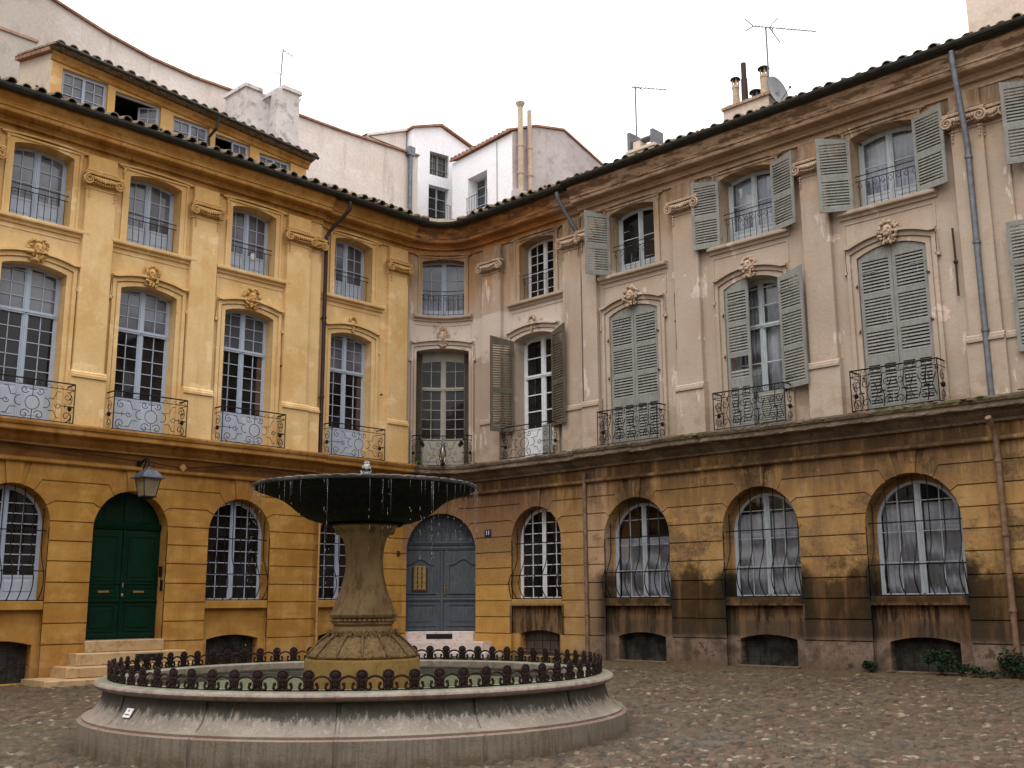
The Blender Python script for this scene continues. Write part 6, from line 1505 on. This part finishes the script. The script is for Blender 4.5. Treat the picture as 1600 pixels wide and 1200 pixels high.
frus(mb,U,v,.15,2.345,.15,2.372); frus(mb,U,v,.06,2.31,.10,2.345); obj('lantern_frame',mb,M['iron'],t)
t=thing('glass_lantern','clear glass lantern standing on the ledge before the corner balcony','lantern',F(.07,.5,3.83))
mb=MB(); x,y=.07,.46
def ring(mb,P,n=8): 
    V=[(x+r*math.cos(2*PI*(j+.5)/n),y+r*math.sin(2*PI*(j+.5)/n),z) for r,z in P for j in range(n)]
    mb.mesh(V,[[i*n+j,i*n+(j+1)%n,(i+1)*n+(j+1)%n,(i+1)*n+j] for i in range(len(P)-1) for j in range(n)])
ring(mb,[(.10,3.88),(.16,3.95),(.19,4.10),(.17,4.22),(.10,4.34),(.07,4.42)],12); obj('glass',mb,M['clear'],t,smooth=True)
mb=MB(); ring(mb,[(.001,3.83),(.12,3.84),(.12,3.87),(.10,3.88)],12); obj('base',mb,M['iron'],t)
mb=MB(); ring(mb,[(.09,4.40),(.09,4.43),(.04,4.50),(.03,4.56),(.001,4.56)],12); mb.ball((x,y,4.60),(.05,.05,.045),8,6); obj('cap',mb,M['alu'],t,smooth=True)
mb=MB(); mb.ball((x,y,4.03),(.10,.10,.14),10,8); obj('amber_globe',mb,simple('amber_glass',(.38,.22,.06),.15,var=.2,bump=0),t,smooth=True)
mb=MB(); mb.ball((x,y,4.23),(.055,.055,.09),8,6); obj('bulb',mb,M['enw'],t,smooth=True)
for U,lab in((-.98,'black spotlight clipped to the left end of the corner balcony'),(.98,'black spotlight clipped to the right end of the corner balcony')):
    t=thing('spotlight',lab,'spotlight',F(U,.3,4.45),'spotlights on the corner balcony'); s=-1 if U<0 else 1
    mb=MB(); mb.tube([(U,.30,4.50),(U-s*.12,.36,4.36)],.075,10,r1=.06); obj('housing',mb,M['iron'],t,smooth=True,auto=40)
    mb=MB(); mb.tube([(U,.24,4.60),(U,.28,4.50)],.015,5); mb.box(U-.03,U+.03,.2,.25,4.56,4.62); obj('clamp',mb,M['iron'],t)
cb=[(-16,.09,3.35),(-13.4,.10,3.38),(-12.3,.09,3.36),(-11.2,.09,3.31),(-10.2,.09,3.24),(-9.8,.09,3.22),(-9.3,.09,3.22),(-8.8,.09,3.17),(-8.42,.10,3.145),(-8.0,.09,3.19),(-7.2,.09,3.30),(-6.3,.09,3.33),(-5.2,.08,3.31),(-4.5,-.03,3.31),(-3.0,-.03,3.33),(-1.6,-.03,3.31)]
mb=MB(); mb.tube(cb,.014,5); tagp(obj('cable',mb,M['pipe_d'],None,smooth=True,loc=F(-9,.1,3.2)),'dark cable sagging along the ochre wall under the ledge','cable')
t=thing('cable_anchor','pale diamond shaped cable anchor on the ochre wall right of the lantern','anchor',F(-8.42,.1,3.15))
mb=MB(); mb.mesh([(-8.42,.13,3.25),(-8.33,.13,3.15),(-8.42,.13,3.05),(-8.51,.13,3.15),(-8.42,.17,3.15),(-8.42,.05,3.25),(-8.33,.05,3.15),(-8.42,.05,3.05),(-8.51,.05,3.15)],[(0,1,4),(1,2,4),(2,3,4),(3,0,4),(0,5,6,1),(1,6,7,2),(2,7,8,3),(3,8,5,0)]); obj('plate',mb,M['orn_l'],t)

# ------------------------------------------------------------------ plants
def bush(name,label,cat,pts,n,size,mat,seed,lf_=.05):
    """pts: (U,v,z,ru,rv,rz) ellipsoids filled with small leaves"""
    rnd=random.Random(seed); t=thing(name,label,cat,F(pts[0][0],pts[0][1],gnd(pts[0][0],pts[0][1])) if pts[0][2]<0 else F(*pts[0][:3]))
    mb=MB(False)
    for U,v,z,ru,rv,rz in pts:
        for k in range(int(n*ru*rz/.1)):
            a=rnd.uniform(0,2*PI); b=rnd.uniform(-.3,1); rr_=rnd.random()**.4; x=U+ru*rr_*math.cos(a)*math.sqrt(1-b*b*.8); yv=v+rv*rr_*abs(math.sin(a)); zz=z+rz*rr_*b
            x+=.1*math.sin(zz*20+x*9)*ru
            p=Vector(F(x,max(.02,yv),zz)); d1=Vector((rnd.gauss(0,1),rnd.gauss(0,1),rnd.gauss(0,.6))).normalized(); d2=d1.cross(Vector((rnd.gauss(0,1),rnd.gauss(0,1),rnd.gauss(0,1)))).normalized(); s=lf_*rnd.uniform(.6,1.3)
            mb.face([tuple(p-d1*s),tuple(p+d2*s*.6),tuple(p+d1*s),tuple(p-d2*s*.6)])
    if name=='ivy': t['group']='ivy clumps along the foot of the weathered house'
    obj('foliage',mb,mat,t)
    mb=MB(False)
    for U,v,z,ru,rv,rz in pts:
        for k in range(5):
            mb.tube([F(U+rnd.uniform(-.1,.1)*ru,v*.5+.03,(gnd(U,.1) if z<0 else z-rz)),F(U+rnd.uniform(-.5,.5)*ru,v,z+rnd.uniform(0,.8)*rz)],.008,4)
    obj('stem',mb,M['rod'],t); return t
bush('ivy','low dark green ivy bush spilling over the rightmost cellar opening','plant',[(14.35,.08,-1.16,.36,.18,.24),(14.75,.10,-1.32,.5,.22,.13),(15.3,.12,-1.36,.5,.22,.09)],520,1,M['leaf'],1,.032)
bush('ivy','taller dark green ivy clump at the foot of the brown downpipe','plant',[(15.7,.10,-1.18,.26,.2,.30),(16.2,.12,-1.33,.5,.22,.15),(16.9,.12,-1.3,.5,.22,.2)],520,1,M['leaf'],2,.032)
bush('ivy','small dark green plant between the two right cellar openings','plant',[(12.92,.08,-1.32,.2,.15,.13)],900,1,M['leaf'],3,.028)
bush('fern','tiny bright green fern on the ledge left of the corner balcony','plant',[(-1.15,.38,3.88,.14,.1,.06)],900,1,M['leaf2'],4,.03)

# ------------------------------------------------------------------ ground: one big sheet and the laid cobbles
q=N('packed_earth'); o=q.geo(); n=q.noise(o,3,6,.7); q.color(q.mix(q.mr(n,.4,.6),(.06,.045,.033),(.10,.08,.06))); M['earth']=q.m
mb=MB(False); S=160; g_=lambda x,y:ground_z(max(-40,min(10,x)),y)-.075
xs=[-S,-40,10,S]
for a,b in zip(xs[:-1],xs[1:]): mb.face([(a,-S,g_(a,0)),(b,-S,g_(b,0)),(b,S,g_(b,0)),(a,S,g_(a,0))])
tagp(obj('ground',mb,M['earth'],None),kind='structure')
def cobbles():
    rng=np.random.default_rng(5); d=np.array([.722,.692]); r=np.array([.692,-.722]); cx=np.array([-21.236,-23.183])
    k=.0026; s=[]; v_=6.0
    while v_<37: s.append(v_); v_*=1+k
    s=np.array(s); lat=np.arange(-.66,.66,k); Sg,Lg=np.meshgrid(s,lat,indexing='ij')
    X=cx[0]+Sg*(d[0]+Lg*r[0]); Y=cx[1]+Sg*(d[1]+Lg*r[1]); n=X.size; X=X.ravel(); Y=Y.ravel()
    ca,sa=math.cos(.5),math.sin(.5); gx,gy=.115,.082
    wx=X+.05*np.sin(Y*3.1)+.03*np.sin(X*5.3+1); wy=Y+.05*np.sin(X*2.7+2)
    px=(wx*ca+wy*sa)/gx; py=(-wx*sa+wy*ca)/gy
    ix=np.floor(px).astype(int); iy=np.floor(py).astype(int)
    H=512; jx=rng.uniform(.12,.88,(H,H)); jy=rng.uniform(.12,.88,(H,H)); c1=rng.random((H,H)); c2=rng.random((H,H)); hh=rng.uniform(.4,1,(H,H))
    f1=np.full(n,9.); f2=np.full(n,9.); id1=np.zeros((n,2),int)
    for a in(-1,0,1):
        for b in(-1,0,1):
            cxi=(ix+a)%H; cyi=(iy+b)%H; dd=np.hypot((ix+a+jx[cxi,cyi]-px),(iy+b+jy[cxi,cyi]-py)); m=dd<f1
            f2=np.where(m,f1,np.minimum(f2,dd)); id1[m]=np.stack([cxi,cyi],1)[m]; f1=np.where(m,dd,f1)
    e=np.clip((f2-f1)/.42,0,1); dome=np.sqrt(1-(1-e)**2); hgt=hh[id1[:,0],id1[:,1]]*1.15
    Z=(-1.43+.0165*X)-.045+.055*dome*hgt+.02*np.sin(X*.9)*np.sin(Y*.7+1)
    V=np.stack([X,Y,Z],1); R,Cn=Sg.shape; me=bpy.data.meshes.new('cobbled_square')
    idx=np.arange(n).reshape(R,Cn); F4=np.stack([idx[:-1,:-1],idx[:-1,1:],idx[1:,1:],idx[1:,:-1]],-1).reshape(-1,4)
    me.vertices.add(n); me.vertices.foreach_set('co',V.astype('f').ravel()); me.loops.add(F4.size); me.loops.foreach_set('vertex_index',F4.ravel().astype('i')); me.polygons.add(len(F4)); me.polygons.foreach_set('loop_start',(np.arange(len(F4))*4).astype('i')); me.polygons.foreach_set('loop_total',np.full(len(F4),4,'i')); me.update(); me.validate()
    ca_=me.color_attributes.new('stone','FLOAT_COLOR','POINT'); C4=np.stack([c1[id1[:,0],id1[:,1]],c2[id1[:,0],id1[:,1]],np.clip((f2-f1)/.5,0,1),np.ones(n)],1); ca_.data.foreach_set('color',C4.astype('f').ravel())
    me.polygons.foreach_set('use_smooth',[True]*len(me.polygons))
    q=N('cobblestones'); at=q.n('ShaderNodeAttribute',attribute_name='stone'); rr_,gg,bb=q.sep(at.outputs['Color']); o=q.geo(); n1=q.noise(o,.28,5,.6); n2=q.noise(o,2.2,5,.7); n3=q.noise(o,30,4,.6); n4=q.noise(q.map(o,loc=(9,4,0)),.5,5,.65)
    rp=q.n('ShaderNodeValToRGB'); q.L(rr_,rp.inputs[0]); el=rp.color_ramp.elements; el[0].position=0; el[0].color=(.022,.016,.011,1); el[1].position=1; el[1].color=(.28,.25,.205,1)
    for p_,c_ in((.22,(.045,.033,.021)),(.42,(.072,.053,.034)),(.58,(.060,.052,.042)),(.72,(.105,.077,.048)),(.86,(.085,.067,.050)),(.95,(.22,.18,.13))): x=el.new(p_); x.color=(*c_,1)
    col=q.mix(q.mul(q.mr(gg,.78,.8),.8),rp.outputs[0],(.10,.052,.03)); col=q.mix(q.mul(q.mr(n1,.42,.6),.35),col,(.06,.042,.026)); col=q.mix(q.mul(q.mr(n4,.52,.66),.4),col,(.075,.073,.066))
    gap=q.mix(q.mr(n2,.5,.62),(.012,.008,.005),(.022,.024,.009)); col=q.mix(q.mr(bb,.42,.08),col,gap)
    col=q.mix(.4,col,q.mix(q.mr(n3,.3,.7),(.55,.55,.55),(1.,1.,1.)),'MULTIPLY')
    col=q.mix(q.mul(q.mr(q.noise(q.map(o,loc=(2,7,0)),.9,6,.7),.56,.66),.5),col,(.055,.06,.02))
    px_,py_,_=q.sep(o); dx_=q.math('SUBTRACT',px_,FX); dy_=q.math('SUBTRACT',py_,FY); dist=q.math('SQRT',q.math('ADD',q.mul(dx_,dx_),q.mul(dy_,dy_)))
    damp=q.mul(q.mr(q.math('ADD',dist,q.mul(n2,.8)),4.5,3.8),.65)                      # splashed ring round the fountain
    edge=q.mr(q.math('ADD',q.math('MAXIMUM',px_,py_),q.mul(q.math('SUBTRACT',n2,.5),1.2)),-1.3,-.5)       # dirt against the walls
    col=q.mix(damp,col,(.035,.028,.018)); col=q.mix(q.mul(edge,.6),col,(.075,.052,.022)); col=q.mix(1.,col,(1.,.93,.83),'MULTIPLY')
    q.color(col); q.rough(.66); q.p.inputs['Specular IOR Level'].default_value=.3; q.bump(q.math('ADD',n3,n2),.6,.02)
    me.materials.append(q.m); ob_=bpy.data.objects.new('cobbled_square',me); COL.objects.link(ob_); tagp(ob_,kind='structure')
cobbles()

# ------------------------------------------------------------------ lift everything so that the square lies near z = 0
for o in list(SC.objects):
    if o.parent is None and o.type in('MESH','EMPTY'): o.location.z+=ZO
